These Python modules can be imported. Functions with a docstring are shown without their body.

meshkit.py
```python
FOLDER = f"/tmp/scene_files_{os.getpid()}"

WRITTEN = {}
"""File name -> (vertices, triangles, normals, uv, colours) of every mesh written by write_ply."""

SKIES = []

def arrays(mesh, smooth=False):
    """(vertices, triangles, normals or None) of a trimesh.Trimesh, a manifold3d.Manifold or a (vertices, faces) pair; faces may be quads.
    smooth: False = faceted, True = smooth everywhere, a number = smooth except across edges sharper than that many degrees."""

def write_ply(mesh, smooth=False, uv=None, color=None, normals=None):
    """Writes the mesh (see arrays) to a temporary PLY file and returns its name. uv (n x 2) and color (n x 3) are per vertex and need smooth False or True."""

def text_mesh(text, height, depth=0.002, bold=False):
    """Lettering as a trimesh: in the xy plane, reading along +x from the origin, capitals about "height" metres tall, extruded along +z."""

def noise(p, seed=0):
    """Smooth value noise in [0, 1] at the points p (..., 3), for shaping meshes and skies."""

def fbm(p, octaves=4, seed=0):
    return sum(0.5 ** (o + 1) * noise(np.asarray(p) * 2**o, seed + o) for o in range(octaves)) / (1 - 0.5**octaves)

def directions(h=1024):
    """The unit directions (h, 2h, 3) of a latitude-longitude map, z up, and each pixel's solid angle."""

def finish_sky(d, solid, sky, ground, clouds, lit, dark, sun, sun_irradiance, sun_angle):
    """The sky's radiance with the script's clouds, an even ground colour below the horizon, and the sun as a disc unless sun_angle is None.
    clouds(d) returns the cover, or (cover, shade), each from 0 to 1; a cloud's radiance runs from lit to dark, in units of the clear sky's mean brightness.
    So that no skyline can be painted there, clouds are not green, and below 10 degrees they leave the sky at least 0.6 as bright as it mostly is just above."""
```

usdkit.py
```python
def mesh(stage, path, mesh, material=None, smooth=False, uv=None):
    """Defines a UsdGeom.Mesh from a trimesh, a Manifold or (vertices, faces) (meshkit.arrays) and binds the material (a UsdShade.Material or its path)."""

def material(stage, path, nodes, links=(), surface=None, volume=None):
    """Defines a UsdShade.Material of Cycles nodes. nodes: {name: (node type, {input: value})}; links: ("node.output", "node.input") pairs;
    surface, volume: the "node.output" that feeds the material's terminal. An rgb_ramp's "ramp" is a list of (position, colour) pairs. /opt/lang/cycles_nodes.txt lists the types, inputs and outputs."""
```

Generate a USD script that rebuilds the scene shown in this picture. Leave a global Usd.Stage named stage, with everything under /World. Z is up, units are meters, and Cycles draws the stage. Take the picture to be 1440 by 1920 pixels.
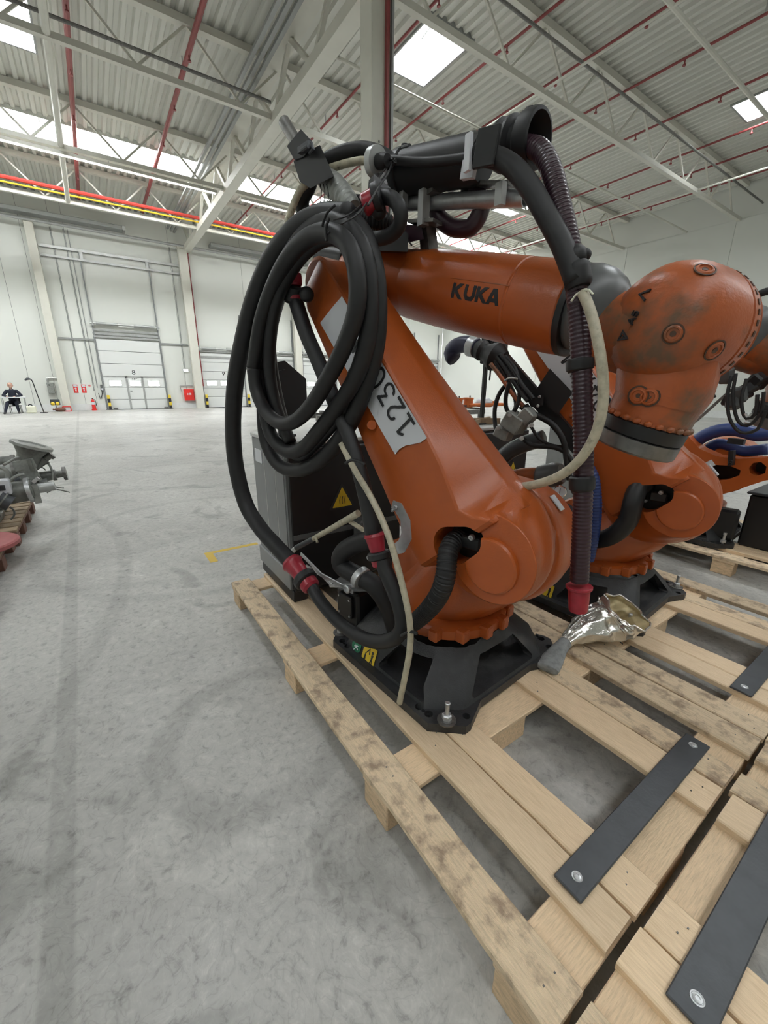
import math, random
import numpy as np, trimesh, manifold3d as m3, shapely.geometry as sg, shapely.affinity as sa
import usdkit, meshkit
from math import cos, sin, radians, pi, hypot
from pxr import Usd, UsdGeom, UsdLux, Gf, Sdf
random.seed(7); rng = np.random.default_rng(7)
stage = Usd.Stage.CreateInMemory()
UsdGeom.SetStageUpAxis(stage, UsdGeom.Tokens.z); UsdGeom.SetStageMetersPerUnit(stage, 1.0)
UsdGeom.Xform.Define(stage, '/World'); UsdGeom.Scope.Define(stage, '/World/Looks')

# ------------------------------------------------------------------ camera
EYE = np.array([0, 0, 1.384]); FPX = 764.5; YAW, PITCH, ROLL = -0.602550, 0.299267, 0.0075526
FW = np.array([cos(PITCH)*cos(YAW), cos(PITCH)*sin(YAW), -sin(PITCH)])
_r = np.array([sin(YAW), -cos(YAW), 0]); _u = np.cross(_r, FW)
RT = cos(ROLL)*_r + sin(ROLL)*_u; UP = -sin(ROLL)*_r + cos(ROLL)*_u
cam = UsdGeom.Camera.Define(stage, '/World/camera')
cam.CreateHorizontalApertureAttr(36.0); cam.CreateVerticalApertureAttr(48.0)
cam.CreateFocalLengthAttr(FPX/1440*36); cam.CreateClippingRangeAttr(Gf.Vec2f(0.05, 200))
cam.AddTransformOp().Set(Gf.Matrix4d(*RT, 0, *UP, 0, *(-FW), 0, *EYE, 1))
EXPOSURE = 0.27
cam.GetPrim().CreateAttribute('exposure', Sdf.ValueTypeNames.Float).Set(EXPOSURE)
# ------------------------------------------------------------------ daylight: all of it comes through the roof lights, the door panes and an added rear strip (emitting panes below)
SKY_E = 30.0          # square roof-light panes
STRIP_E = 15.5        # long strip roof light by the doors
REAR_FILL_E = 4.2          # unseen strip added behind the viewer to light the foreground
PANE_E = 9.0          # small panes in the dock doors
dome = UsdLux.DomeLight.Define(stage, '/World/sky'); dome.CreateIntensityAttr(1.0)
dome.CreateColorAttr(Gf.Vec3f(0.9, 0.95, 1.0))

def ray(px, py):
    return FW + RT*(px-720)/FPX + UP*(960-py)/FPX
def onz(px, py, z): d = ray(px, py); return EYE + d*(z-EYE[2])/d[2]

# ------------------------------------------------------------------ materials
MATS = {}
def mat(name, color, rough=0.5, metal=0.0, noise=0.0, nscale=8.0, bump=0.0, bscale=60.0, coat=0.0, spec=0.5, dark=None, stain=None, vary=0.0, stretch=None, emit=None):
    """principled surface with object-space mottling, optional stains and fine relief"""
    c = np.array(color, float)
    n = {'p': ('principled_bsdf', {'base_color': tuple(c), 'roughness': rough, 'metallic': metal, 'specular_ior_level': spec, 'coat_weight': coat, 'coat_roughness': 0.25}),
         'tc': ('texture_coordinate', {})}
    l = []
    vec = 'tc.object'
    if stretch:
        n['mp'] = ('mapping', {'scale': stretch}); l.append(('tc.object', 'mp.vector')); vec = 'mp.vector'
    col = None
    if noise:
        d = np.array(dark if dark is not None else c*(1-noise)); b = np.minimum(c*(1+noise*.6), 1)
        n['n'] = ('noise_texture', {'scale': nscale, 'detail': 6.0, 'roughness': 0.6}); l.append((vec, 'n.vector'))
        n['r'] = ('rgb_ramp', {'ramp': [(0.30, tuple(d)), (0.52, tuple(c)), (0.75, tuple(b))]}); l.append(('n.fac', 'r.fac'))
        col = 'r.color'
    if stain:
        sc, sscale, lo, hi = stain
        n['sn'] = ('noise_texture', {'scale': sscale, 'detail': 5.0, 'roughness': 0.62}); l.append(('tc.object', 'sn.vector'))
        n['sr'] = ('rgb_ramp', {'ramp': [(lo, (0, 0, 0)), (hi, (1, 1, 1))]}); l.append(('sn.fac', 'sr.fac'))
        n['sm'] = ('mix', {'color1': tuple(c), 'color2': tuple(sc)}); l.append(('sr.color', 'sm.fac'))
        if col: l.append((col, 'sm.color1'))
        col = 'sm.color'
    if vary:
        n['oi'] = ('object_info', {}); n['vr'] = ('rgb_ramp', {'ramp': [(0, (1-vary,)*3), (1, (1+vary*.6, 1+vary*.5, 1+vary*.35))]}); l.append(('oi.random', 'vr.fac'))
        n['vm'] = ('mix', {'mix_type': 'multiply', 'fac': 1.0, 'color1': tuple(c)}); l.append(('vr.color', 'vm.color2'))
        if col: l.append((col, 'vm.color1'))
        col = 'vm.color'
    if col: l.append((col, 'p.base_color'))
    if bump:
        n['bn'] = ('noise_texture', {'scale': bscale, 'detail': 3.0}); l.append((vec, 'bn.vector'))
        n['b'] = ('bump', {'strength': bump, 'distance': 0.01}); l.append(('bn.fac', 'b.height')); l.append(('b.normal', 'p.normal'))
    if emit is not None:
        n['p'][1]['emission_color'] = tuple(emit[0]); n['p'][1]['emission_strength'] = emit[1]
    MATS[name] = usdkit.material(stage, '/World/Looks/'+name, n, l, surface='p.BSDF')
WOOD = (0.76, 0.585, 0.39)
mat('orange_paint', (0.43, 0.090, 0.014), 0.36, noise=0.10, nscale=5, coat=0.25, bump=0.10, bscale=160)
mat('orange_worn', (0.40, 0.092, 0.020), 0.42, noise=0.16, nscale=9, coat=0.15, bump=0.12, bscale=120, stain=((0.15, 0.078, 0.040), 5.0, 0.50, 0.64))
mat('orange_bright', (0.62, 0.15, 0.03), 0.5, noise=0.15, nscale=4)
mat('black_cast', (0.026, 0.027, 0.029), 0.48, noise=0.35, nscale=14, bump=0.15, bscale=200, stain=((0.075, 0.074, 0.072), 5, 0.56, 0.8))
mat('black_paint', (0.012, 0.012, 0.013), 0.42, noise=0.25, nscale=10)
mat('black_rubber', (0.013, 0.013, 0.014), 0.52, noise=0.3, nscale=30, spec=0.45)
mat('black_plastic', (0.012, 0.012, 0.013), 0.5)
mat('grime_shade', (0.075, 0.035, 0.018), 0.5)  # dark brown for dirt and painted shadow together
mat('grey_plastic', (0.105, 0.11, 0.11), 0.36, noise=0.1, nscale=20)
mat('dark_plate', (0.062, 0.067, 0.074), 0.42, noise=0.18, nscale=16, metal=0.2, bump=0.06, bscale=90)
mat('cabinet_grey', (0.23, 0.235, 0.235), 0.42, noise=0.06, nscale=20)
mat('cabinet_light', (0.52, 0.52, 0.50), 0.4)
mat('purple_hose', (0.034, 0.014, 0.022), 0.30, noise=0.2, nscale=20)
mat('navy_hose', (0.02, 0.022, 0.06), 0.4, noise=0.2, nscale=20)
mat('blue_hose', (0.018, 0.04, 0.16), 0.4)
mat('cream_hose', (0.46, 0.42, 0.31), 0.42, noise=0.3, nscale=35, stain=((0.2, 0.18, 0.13), 25, 0.6, 0.72))
mat('red_plastic', (0.33, 0.018, 0.035), 0.33, noise=0.2, nscale=40)
mat('steel', (0.42, 0.42, 0.42), 0.32, metal=0.9, noise=0.25, nscale=18)
mat('zinc', (0.55, 0.56, 0.57), 0.38, metal=0.75, noise=0.15, nscale=30)
mat('dull_steel', (0.20, 0.195, 0.185), 0.42, metal=0.7, noise=0.35, nscale=22)
mat('chrome', (0.85, 0.85, 0.86), 0.12, metal=1.0)
mat('silver_foil', (0.78, 0.76, 0.72), 0.24, metal=0.95, noise=0.12, nscale=12, bump=0.5, bscale=38)
mat('foil_lining', (0.55, 0.45, 0.25), 0.5, metal=0.3, noise=0.3, nscale=20)
mat('grey_fabric', (0.27, 0.28, 0.28), 0.85, noise=0.3, nscale=40, bump=0.4, bscale=300)
mat('valve_grey', (0.30, 0.31, 0.29), 0.45, noise=0.25, nscale=25, metal=0.3)
mat('white_label', (0.62, 0.63, 0.66), 0.35)
mat('print_black', (0.02, 0.02, 0.022), 0.5)
mat('yellow_label', (0.72, 0.50, 0.03), 0.4)
mat('sign_yellow', (0.60, 0.40, 0.02), 0.4)
mat('green_label', (0.012, 0.16, 0.075), 0.4)
mat('tag_cream', (0.72, 0.72, 0.58), 0.5)
mat('wood_deck', WOOD, 0.62, noise=0.22, nscale=9, stretch=(2.2, 30, 30), bump=0.18, bscale=14, vary=0.14, dark=(0.66, 0.485, 0.305))
mat('wood_rough', (0.74, 0.585, 0.40), 0.75, noise=0.2, nscale=9, stretch=(2.2, 22, 22), bump=0.5, bscale=26, vary=0.14, stain=((0.36, 0.265, 0.185), 15, 0.50, 0.66))
mat('wood_block', (0.74, 0.54, 0.34), 0.68, noise=0.28, nscale=11, stretch=(3, 22, 9), bump=0.25, bscale=20, vary=0.2)
mat('wood_stringer', (0.76, 0.57, 0.37), 0.68, noise=0.22, nscale=9, stretch=(26, 2.2, 26), bump=0.2, bscale=16, vary=0.16)
mat('wood_red', (0.17, 0.08, 0.055), 0.7, noise=0.3, nscale=12)
mat('wood_old', (0.30, 0.215, 0.135), 0.75, noise=0.3, nscale=12, vary=0.2)
mat('red_disc_paint', (0.36, 0.10, 0.10), 0.6, noise=0.12, nscale=14)
mat('wall_white', (0.66, 0.675, 0.63), 0.55)
mat('wall_plinth', (0.70, 0.71, 0.70), 0.6, noise=0.06, nscale=6)
mat('door_white', (0.67, 0.685, 0.665), 0.45)
mat('door_frame', (0.24, 0.25, 0.25), 0.45, metal=0.3)
mat('galv', (0.46, 0.47, 0.46), 0.42, metal=0.6, noise=0.15, nscale=5)
mat('beam_white', (0.61, 0.60, 0.53), 0.5, noise=0.05, nscale=2)
mat('deck_metal', (0.60, 0.60, 0.545), 0.5)
mat('pipe_red', (0.26, 0.05, 0.05), 0.4)
mat('pipe_bright_red', (0.50, 0.05, 0.04), 0.4)
mat('pipe_yellow', (0.75, 0.47, 0.03), 0.4)
mat('duct_grey', (0.33, 0.34, 0.33), 0.45, metal=0.4)
mat('safety_yellow', (0.75, 0.55, 0.05), 0.45)
mat('fire_red', (0.72, 0.03, 0.025), 0.4)
mat('cloth_navy', (0.012, 0.014, 0.028), 0.85)
mat('skin', (0.50, 0.30, 0.22), 0.55)
mat('hair', (0.16, 0.13, 0.11), 0.7)
mat('scrap_metal', (0.20, 0.205, 0.19), 0.45, metal=0.5, noise=0.4, nscale=14)
mat('table_grey', (0.33, 0.33, 0.32), 0.5)
mat('sky_pane', (0.9, 0.9, 0.9), 0.3, emit=((0.93, 0.97, 1.0), SKY_E))
mat('strip_pane', (0.9, 0.9, 0.9), 0.3, emit=((0.95, 0.98, 1.0), STRIP_E))
mat('rear_fill_pane', (0.9, 0.9, 0.9), 0.3, emit=((0.95, 0.98, 1.0), REAR_FILL_E))
mat('door_pane', (0.9, 0.9, 0.9), 0.3, emit=((0.95, 0.98, 1.0), PANE_E))
mat('tube_light', (0.9, 0.9, 0.9), 0.4, emit=((1.0, 0.99, 0.95), 3.0))

def floor_material():
    n = {'g': ('geometry', {}), 'p': ('principled_bsdf', {'roughness': 0.42, 'specular_ior_level': 0.35}),
         'sx': ('separate_xyz', {}),
         'n1': ('noise_texture', {'scale': 0.55, 'detail': 6.0, 'roughness': 0.6}),
         'r1': ('rgb_ramp', {'ramp': [(0.3, (0.345, 0.337, 0.315)), (0.5, (0.42, 0.413, 0.388)), (0.72, (0.50, 0.492, 0.462))]}),
         'n2': ('noise_texture', {'scale': 26.0, 'detail': 8.0, 'roughness': 0.68, 'distortion': 0.6}),
         'r2': ('rgb_ramp', {'ramp': [(0.30, (0.60, 0.60, 0.60)), (0.45, (0.94, 0.94, 0.94)), (0.57, (1, 1, 1)), (0.70, (1.16, 1.16, 1.15))]}),
         'm2': ('mix', {'mix_type': 'multiply', 'fac': 1.0}),
         # scuffed swirls: thin lines of a strongly distorted ridge noise
         'n3': ('noise_texture', {'scale': 5.2, 'detail': 3.0, 'roughness': 0.55, 'distortion': 2.6}),
         'r3': ('rgb_ramp', {'ramp': [(0.455, (1, 1, 1)), (0.482, (0.87, 0.87, 0.87)), (0.494, (1.0, 1.0, 1.0)), (0.55, (1, 1, 1)), (0.565, (1.07, 1.07, 1.07)), (0.59, (1, 1, 1))]}),
         'm3': ('mix', {'mix_type': 'multiply', 'fac': 1.0}),
         'n4': ('noise_texture', {'scale': 1.5, 'detail': 4.0, 'roughness': 0.6, 'distortion': 1.2}),
         'r4': ('rgb_ramp', {'ramp': [(0.38, (0.74, 0.74, 0.74)), (0.46, (1, 1, 1)), (0.60, (1, 1, 1)), (0.68, (1.17, 1.17, 1.17))]}),
         'm4': ('mix', {'mix_type': 'multiply', 'fac': 1.0}),
         'bn': ('noise_texture', {'scale': 60.0, 'detail': 4.0}), 'b': ('bump', {'strength': 0.12, 'distance': 0.01}),
         'rr': ('map_range', {'from_min': 0.35, 'from_max': 0.65, 'to_min': 0.33, 'to_max': 0.52})}
    l = [('g.position', 'sx.vector'), ('g.position', 'n1.vector'), ('n1.fac', 'r1.fac'), ('g.position', 'n2.vector'), ('n2.fac', 'r2.fac'),
         ('r1.color', 'm2.color1'), ('r2.color', 'm2.color2'), ('g.position', 'n3.vector'), ('n3.fac', 'r3.fac'), ('m2.color', 'm3.color1'), ('r3.color', 'm3.color2'),
         ('g.position', 'n4.vector'), ('n4.fac', 'r4.fac'), ('m3.color', 'm4.color1'), ('r4.color', 'm4.color2'),
         ('g.position', 'bn.vector'), ('bn.fac', 'b.height'), ('b.normal', 'p.normal'), ('n4.fac', 'rr.value'), ('rr.result', 'p.roughness')]
    last = 'm4.color'
    k = [0]
    def band(src, centre, half, soft, strength):
        """darken where |src - centre| < half (a worn strip or a tyre mark)"""
        nonlocal last
        i = k[0]; k[0] += 1
        n[f'a{i}'] = ('math', {'math_type': 'subtract', 'value2': centre}); l.append((src, f'a{i}.value1'))
        n[f'b{i}'] = ('math', {'math_type': 'absolute'}); l.append((f'a{i}.value', f'b{i}.value1'))
        n[f'c{i}'] = ('map_range', {'from_min': half, 'from_max': half+soft, 'to_min': 1-strength, 'to_max': 1.0, 'clamp': True}); l.append((f'b{i}.value', f'c{i}.value'))
        n[f'd{i}'] = ('mix', {'mix_type': 'multiply', 'fac': 1.0}); l.extend([(last, f'd{i}.color1'), (f'c{i}.result', f'd{i}.color2')])
        last = f'd{i}.color'
    n['sk'] = ('math', {'math_type': 'multiply_add', 'value2': -0.019}); l.extend([('sx.x', 'sk.value1'), ('sx.y', 'sk.value3')])
    band('sk.value', 0.285, 0.030, 0.012, 0.17)                       # filled joint running to the doors
    for cx, cy, R, hw, st in ((1.43, -0.34, 0.36, 0.035, 0.16), (3.87, 4.8, 4.8, 0.035, 0.13), (4.1, -0.75, 1.35, 0.035, 0.12), (5.6, -1.0, 2.6, 0.04, 0.09), (8.0, 0.5, 4.1, 0.06, 0.08), (12, -3, 6.2, 0.09, 0.07), (9, -1.5, 2.9, 0.05, 0.08)):
        i = k[0]
        n[f'v{i}'] = ('combine_xyz', {'x': cx, 'y': cy, 'z': 0.0})
        n[f'w{i}'] = ('vector_math', {'math_type': 'distance'}); l.extend([('g.position', f'w{i}.vector1'), (f'v{i}.vector', f'w{i}.vector2')])
        n[f'x{i}'] = ('math', {'math_type': 'multiply_add', 'value2': 0.10}); l.extend([('n1.fac', f'x{i}.value1'), (f'w{i}.value', f'x{i}.value3')])
        band(f'x{i}.value', R + 0.05, hw, 0.03, st)
    l.append((last, 'p.base_color'))
    MATS['concrete'] = usdkit.material(stage, '/World/Looks/concrete', n, l, surface='p.BSDF')
floor_material()

# ------------------------------------------------------------------ building prims
COUNT = {}
def path_for(parent, name):
    k = (parent, name); i = COUNT.get(k, 0); COUNT[k] = i+1
    return f'{parent}/{name}' + (f'_{i:03d}' if i else '')
def tag(prim, label=None, cat=None, group=None, kind=None):
    for k, v in (('label', label), ('category', cat), ('group', group), ('kind', kind)):
        if v: prim.SetCustomDataByKey(k, v)
def matrix(loc=(0, 0, 0), rz=0.0, R=None):
    m = np.eye(4); c, s = cos(rz), sin(rz)
    m[:3, :3] = [[c, -s, 0], [s, c, 0], [0, 0, 1]] if R is None else R
    m[:3, 3] = loc; return m
class Thing: pass
def thing(name, label, cat, loc=(0, 0, 0), rz=0.0, group=None, kind=None):
    t = Thing(); t.path = path_for('/World', name); t.m = matrix(loc, rz); t.inv = np.linalg.inv(t.m)
    t.x = UsdGeom.Xform.Define(stage, t.path); t.x.AddTransformOp().Set(Gf.Matrix4d(*t.m.T.ravel())); t.prim = t.x.GetPrim()
    tag(t.prim, label, cat, group, kind); t.name = name; t.data = (label, cat, group, kind)
    return t
def tf(mesh, m):
    return trimesh.Trimesh(mesh.vertices @ m[:3, :3].T + m[:3, 3], mesh.faces, process=False)
def part(t, name, mesh, m, label=None, smooth=32, world=False, kind=None):
    """one mesh prim under a Thing or under another part (a path)"""
    if hasattr(mesh, 'to_mesh'): mesh = tri(mesh)
    base = t.path if isinstance(t, Thing) else t
    if world: mesh = tf(mesh, (t if isinstance(t, Thing) else PARENT[t]).inv)
    p = path_for(base, name)
    o = usdkit.mesh(stage, p, mesh, MATS[m], smooth=smooth)
    PARENT[p] = t if isinstance(t, Thing) else PARENT[t]
    tag(o.GetPrim(), label, kind=kind)
    return p
PARENT = {}
def obj(name, mesh, m, label=None, cat=None, group=None, kind=None, smooth=32):
    if hasattr(mesh, 'to_mesh'): mesh = tri(mesh)
    p = path_for('/World', name); o = usdkit.mesh(stage, p, mesh, MATS[m], smooth=smooth)
    tag(o.GetPrim(), label, cat, group, kind); return p
def copy(t, label, loc, rz=0.0, group=None, name=None, cat=None):
    p = path_for('/World', name or t.name); x = UsdGeom.Xform.Define(stage, p)
    x.GetPrim().GetReferences().AddInternalReference(t.path)
    x.ClearXformOpOrder(); x.MakeMatrixXform().Set(Gf.Matrix4d(*matrix(loc, rz).T.ravel()))
    x.GetPrim().SetInstanceable(True); tag(x.GetPrim(), label, cat or t.data[1], group or t.data[2], t.data[3])
    return p

# ------------------------------------------------------------------ shapes
def T(v, f): return trimesh.Trimesh(np.asarray(v, float), np.asarray(f, int), process=False)
def tri(man):
    m = man.to_mesh(); return T(m.vert_properties[:, :3], m.tri_verts)
def man(t):
    t = trimesh.Trimesh(t.vertices, t.faces); t.merge_vertices()
    return m3.Manifold(m3.Mesh(np.asarray(t.vertices, np.float32), np.asarray(t.faces, np.uint32)))
def cat(*ms):
    ms = [tri(x) if hasattr(x, 'to_mesh') else x for x in (ms[0] if len(ms) == 1 and isinstance(ms[0], (list, tuple)) else ms)]
    v, f, o = [], [], 0
    for x in ms: v.append(x.vertices); f.append(x.faces + o); o += len(x.vertices)
    return T(np.vstack(v), np.vstack(f))
def hull(pts): return trimesh.convex.convex_hull(np.asarray(pts, float))
def bx(c, s, ch=0.0):
    """box centred at c with sides s, edges chamfered by ch"""
    c, h = np.array(c, float), np.array(s, float)/2
    if not ch:
        b = trimesh.creation.box(s); b.apply_translation(c); return T(b.vertices, b.faces)
    P = []
    for sx in (-1, 1):
        for sy in (-1, 1):
            for sz in (-1, 1):
                for k in range(3):
                    q = h - ch; q[k] = h[k]; P.append(c + q*[sx, sy, sz])
    return hull(P)
def b2(lo, hi, ch=0.0): lo, hi = np.array(lo, float), np.array(hi, float); return bx((lo+hi)/2, np.abs(hi-lo), ch)
def frame_of(axis, ref=None):
    a = np.array(axis, float); a /= np.linalg.norm(a)
    r = np.array(ref if ref is not None else ((0, 0, 1) if abs(a[2]) < .9 else (1, 0, 0)), float)
    x = np.cross(r, a); x /= np.linalg.norm(x); return x, np.cross(a, x), a
def lathe(prof, o=(0, 0, 0), axis=(0, 0, 1), seg=40):
    """prof: (distance along the axis, radius) pairs"""
    x, y, a = frame_of(axis); o = np.array(o, float); th = np.arange(seg)/seg*2*pi
    ring = np.cos(th)[:, None]*x + np.sin(th)[:, None]*y
    v, f = [], []
    for s, r in prof: v.append(o + a*s + ring*max(r, 1e-5))
    n = len(prof)
    for i in range(n-1):
        for j in range(seg):
            k = (j+1) % seg; A, B, C_, D = i*seg+j, i*seg+k, (i+1)*seg+k, (i+1)*seg+j
            f += [(A, B, C_), (A, C_, D)]
    v = list(np.vstack(v)); c0, c1 = len(v), len(v)+1; v += [o+a*prof[0][0], o+a*prof[-1][0]]
    for j in range(seg):
        k = (j+1) % seg; f += [(c0, k, j), (c1, (n-1)*seg+j, (n-1)*seg+k)]
    return T(v, f)
def cyl(p0, p1, r, r2=None, seg=20, ch=0.0):
    p0, p1 = np.array(p0, float), np.array(p1, float); L = np.linalg.norm(p1-p0); r2 = r if r2 is None else r2
    pr = [(0, r), (L, r2)] if not ch else [(0, r-ch), (ch, r), (L-ch, r2), (L, r2-ch)]
    return lathe(pr, p0, p1-p0, seg)
def sph(c, r, sub=2):
    s = trimesh.creation.icosphere(sub, 1.0); return T(s.vertices*np.array(r) + np.array(c), s.faces)
def bar(p0, p1, w, h, ref=None):
    p0, p1 = np.array(p0, float), np.array(p1, float); x, y, a = frame_of(p1-p0, ref); P = []
    for q in (p0, p1):
        for i in (-1, 1):
            for j in (-1, 1): P.append(q + x*i*w/2 + y*j*h/2)
    f = [(0, 1, 3), (0, 3, 2), (4, 7, 5), (4, 6, 7), (0, 5, 1), (0, 4, 5), (2, 3, 7), (2, 7, 6), (0, 2, 6), (0, 6, 4), (1, 5, 7), (1, 7, 3)]
    return T(P, f)
def spl(pts, step=0.02, closed=False):
    P = np.array(pts, float)
    if len(P) == 2: return np.linspace(P[0], P[1], max(2, int(np.linalg.norm(P[1]-P[0])/step)))
    P = np.vstack([P[-1], P, P[:2]]) if closed else np.vstack([2*P[0]-P[1], P, 2*P[-1]-P[-2]])
    out = []
    for i in range(1, len(P)-2):
        a, b, c, d = P[i-1:i+3]; n = max(2, int(np.linalg.norm(c-b)/step))
        t = np.linspace(0, 1, n, endpoint=False)[:, None]
        t0, t1 = (c-a)*.5, (d-b)*.5
        out.append((2*t**3-3*t**2+1)*b + (t**3-2*t**2+t)*t0 + (-2*t**3+3*t**2)*c + (t**3-t**2)*t1)
    out = np.vstack(out)
    return out if closed else np.vstack([out, P[-2]])
def resample(P, step):
    d = np.r_[0, np.cumsum(np.linalg.norm(np.diff(P, axis=0), axis=1))]; n = max(3, int(d[-1]/step)+1); s = np.linspace(0, d[-1], n)
    return np.stack([np.interp(s, d, P[:, k]) for k in range(3)], 1), s
def tube(pts, r, seg=14, ridge=0.0, pitch=0.014, step=0.02, smooth=True):
    """a hose along the points; ridge > 0 makes it corrugated"""
    P = spl(pts, step) if smooth else np.array(pts, float)
    if ridge: P, s = resample(P, pitch/4)
    elif smooth: P, s = resample(P, step)
    else: s = np.r_[0, np.cumsum(np.linalg.norm(np.diff(P, axis=0), axis=1))]
    n = len(P); t = np.gradient(P, axis=0); t /= np.linalg.norm(t, axis=1)[:, None]
    R = np.interp(s/s[-1], np.linspace(0, 1, len(r)), r) if np.ndim(r) else np.full(n, r)
    if ridge: R = R - ridge*(np.arange(n) % 4 > 1)
    x, _, _ = frame_of(t[0]); th = np.arange(seg)/seg*2*pi; V = []
    for i in range(n):
        x = x - t[i]*(x@t[i]); x /= np.linalg.norm(x); y = np.cross(t[i], x)
        V.append(P[i] + R[i]*(np.cos(th)[:, None]*x + np.sin(th)[:, None]*y))
    V = np.vstack(V); i, j = np.meshgrid(np.arange(n-1), np.arange(seg), indexing='ij'); k = (j+1) % seg
    A, B, C_, D = i*seg+j, i*seg+k, (i+1)*seg+k, (i+1)*seg+j
    F = np.vstack([np.stack([A, B, C_], -1).reshape(-1, 3), np.stack([A, C_, D], -1).reshape(-1, 3)])
    c0 = len(V); V = np.vstack([V, P[0], P[-1]]); J = np.arange(seg); K = (J+1) % seg
    F = np.vstack([F, np.stack([np.full(seg, c0), K, J], 1), np.stack([np.full(seg, c0+1), (n-1)*seg+J, (n-1)*seg+K], 1)])
    return T(V, F)
def ext(poly, z0, z1):
    """shapely polygon extruded from z0 to z1"""
    polys = getattr(poly, 'geoms', [poly]); out = []
    for g in polys:
        e = trimesh.creation.extrude_polygon(g, z1-z0, engine='earcut'); e.apply_translation([0, 0, z0]); out.append(T(e.vertices, e.faces))
    return cat(out)
def put(mesh, o, x, y):
    """place a mesh modelled in the xy plane: its x along x, its y along y, its z along x cross y"""
    x, y = np.array(x, float), np.array(y, float); x /= np.linalg.norm(x); y -= x*(x@y); y /= np.linalg.norm(y)
    return T(mesh.vertices @ np.stack([x, y, np.cross(x, y)]) + np.array(o, float), mesh.faces)
def loft(rings, cap=True):
    n, m = len(rings), len(rings[0]); V = np.vstack(rings); F = []
    for i in range(n-1):
        for j in range(m):
            k = (j+1) % m; F += [(i*m+j, i*m+k, (i+1)*m+k), (i*m+j, (i+1)*m+k, (i+1)*m+j)]
    V = list(V)
    if cap:
        V += [np.mean(rings[0], 0), np.mean(rings[-1], 0)]
        for j in range(m):
            k = (j+1) % m; F += [(n*m, k, j), (n*m+1, (n-1)*m+j, (n-1)*m+k)]
    t = T(V, F)
    return t if t.volume > 0 else T(V, np.array(F)[:, ::-1])
def fix(t): 
    t = trimesh.Trimesh(t.vertices, t.faces); t.merge_vertices(); trimesh.repair.fix_normals(t); return T(t.vertices, t.faces)
def rounded(man_, r, edge):
    """soften a manifold: refine, then smooth"""
    t = tri(man_.refine_to_length(edge)); t = trimesh.Trimesh(t.vertices, t.faces); trimesh.smoothing.filter_taubin(t, iterations=r); return T(t.vertices, t.faces)
text = meshkit.text_mesh
def text_c(s, h, depth=0.001, bold=False):
    t = text(s, h, depth, bold); b = t.bounds; t.apply_translation([-(b[0][0]+b[1][0])/2, -(b[0][1]+b[1][1])/2, 0]); return T(t.vertices, t.faces)
# ------------------------------------------------------------------ the hall
XW, YR, YL, XB, ZR = 28.3, -25.4, 13.0, -13.0, 10.1
obj('floor', b2((XB-.2, YR-.2, -.2), (XW+.2, YL+.2, 0)), 'concrete', 'scuffed grey power-floated concrete hall floor with tyre marks', kind='structure')
def rect_mesh(rects, z):
    v, f = [], []
    for (x0, x1, y0, y1) in rects: n = len(v); v += [(x0, y0, z), (x1, y0, z), (x1, y1, z), (x0, y1, z)]; f += [(n, n+1, n+2), (n, n+2, n+3)]
    return T(v, f)
tape = thing('floor_marking', 'worn yellow painted corner marking on the open concrete floor', 'floor marking', (3.45, -.6, 0))
part(tape, 'paint_stripe', b2((3.31, -.625, 0), (3.55, -.565, .0012)), 'sign_yellow', world=True)
part(tape, 'paint_stripe', b2((3.50, -1.02, 0), (3.55, -.6, .0010)), 'sign_yellow', world=True)
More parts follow.
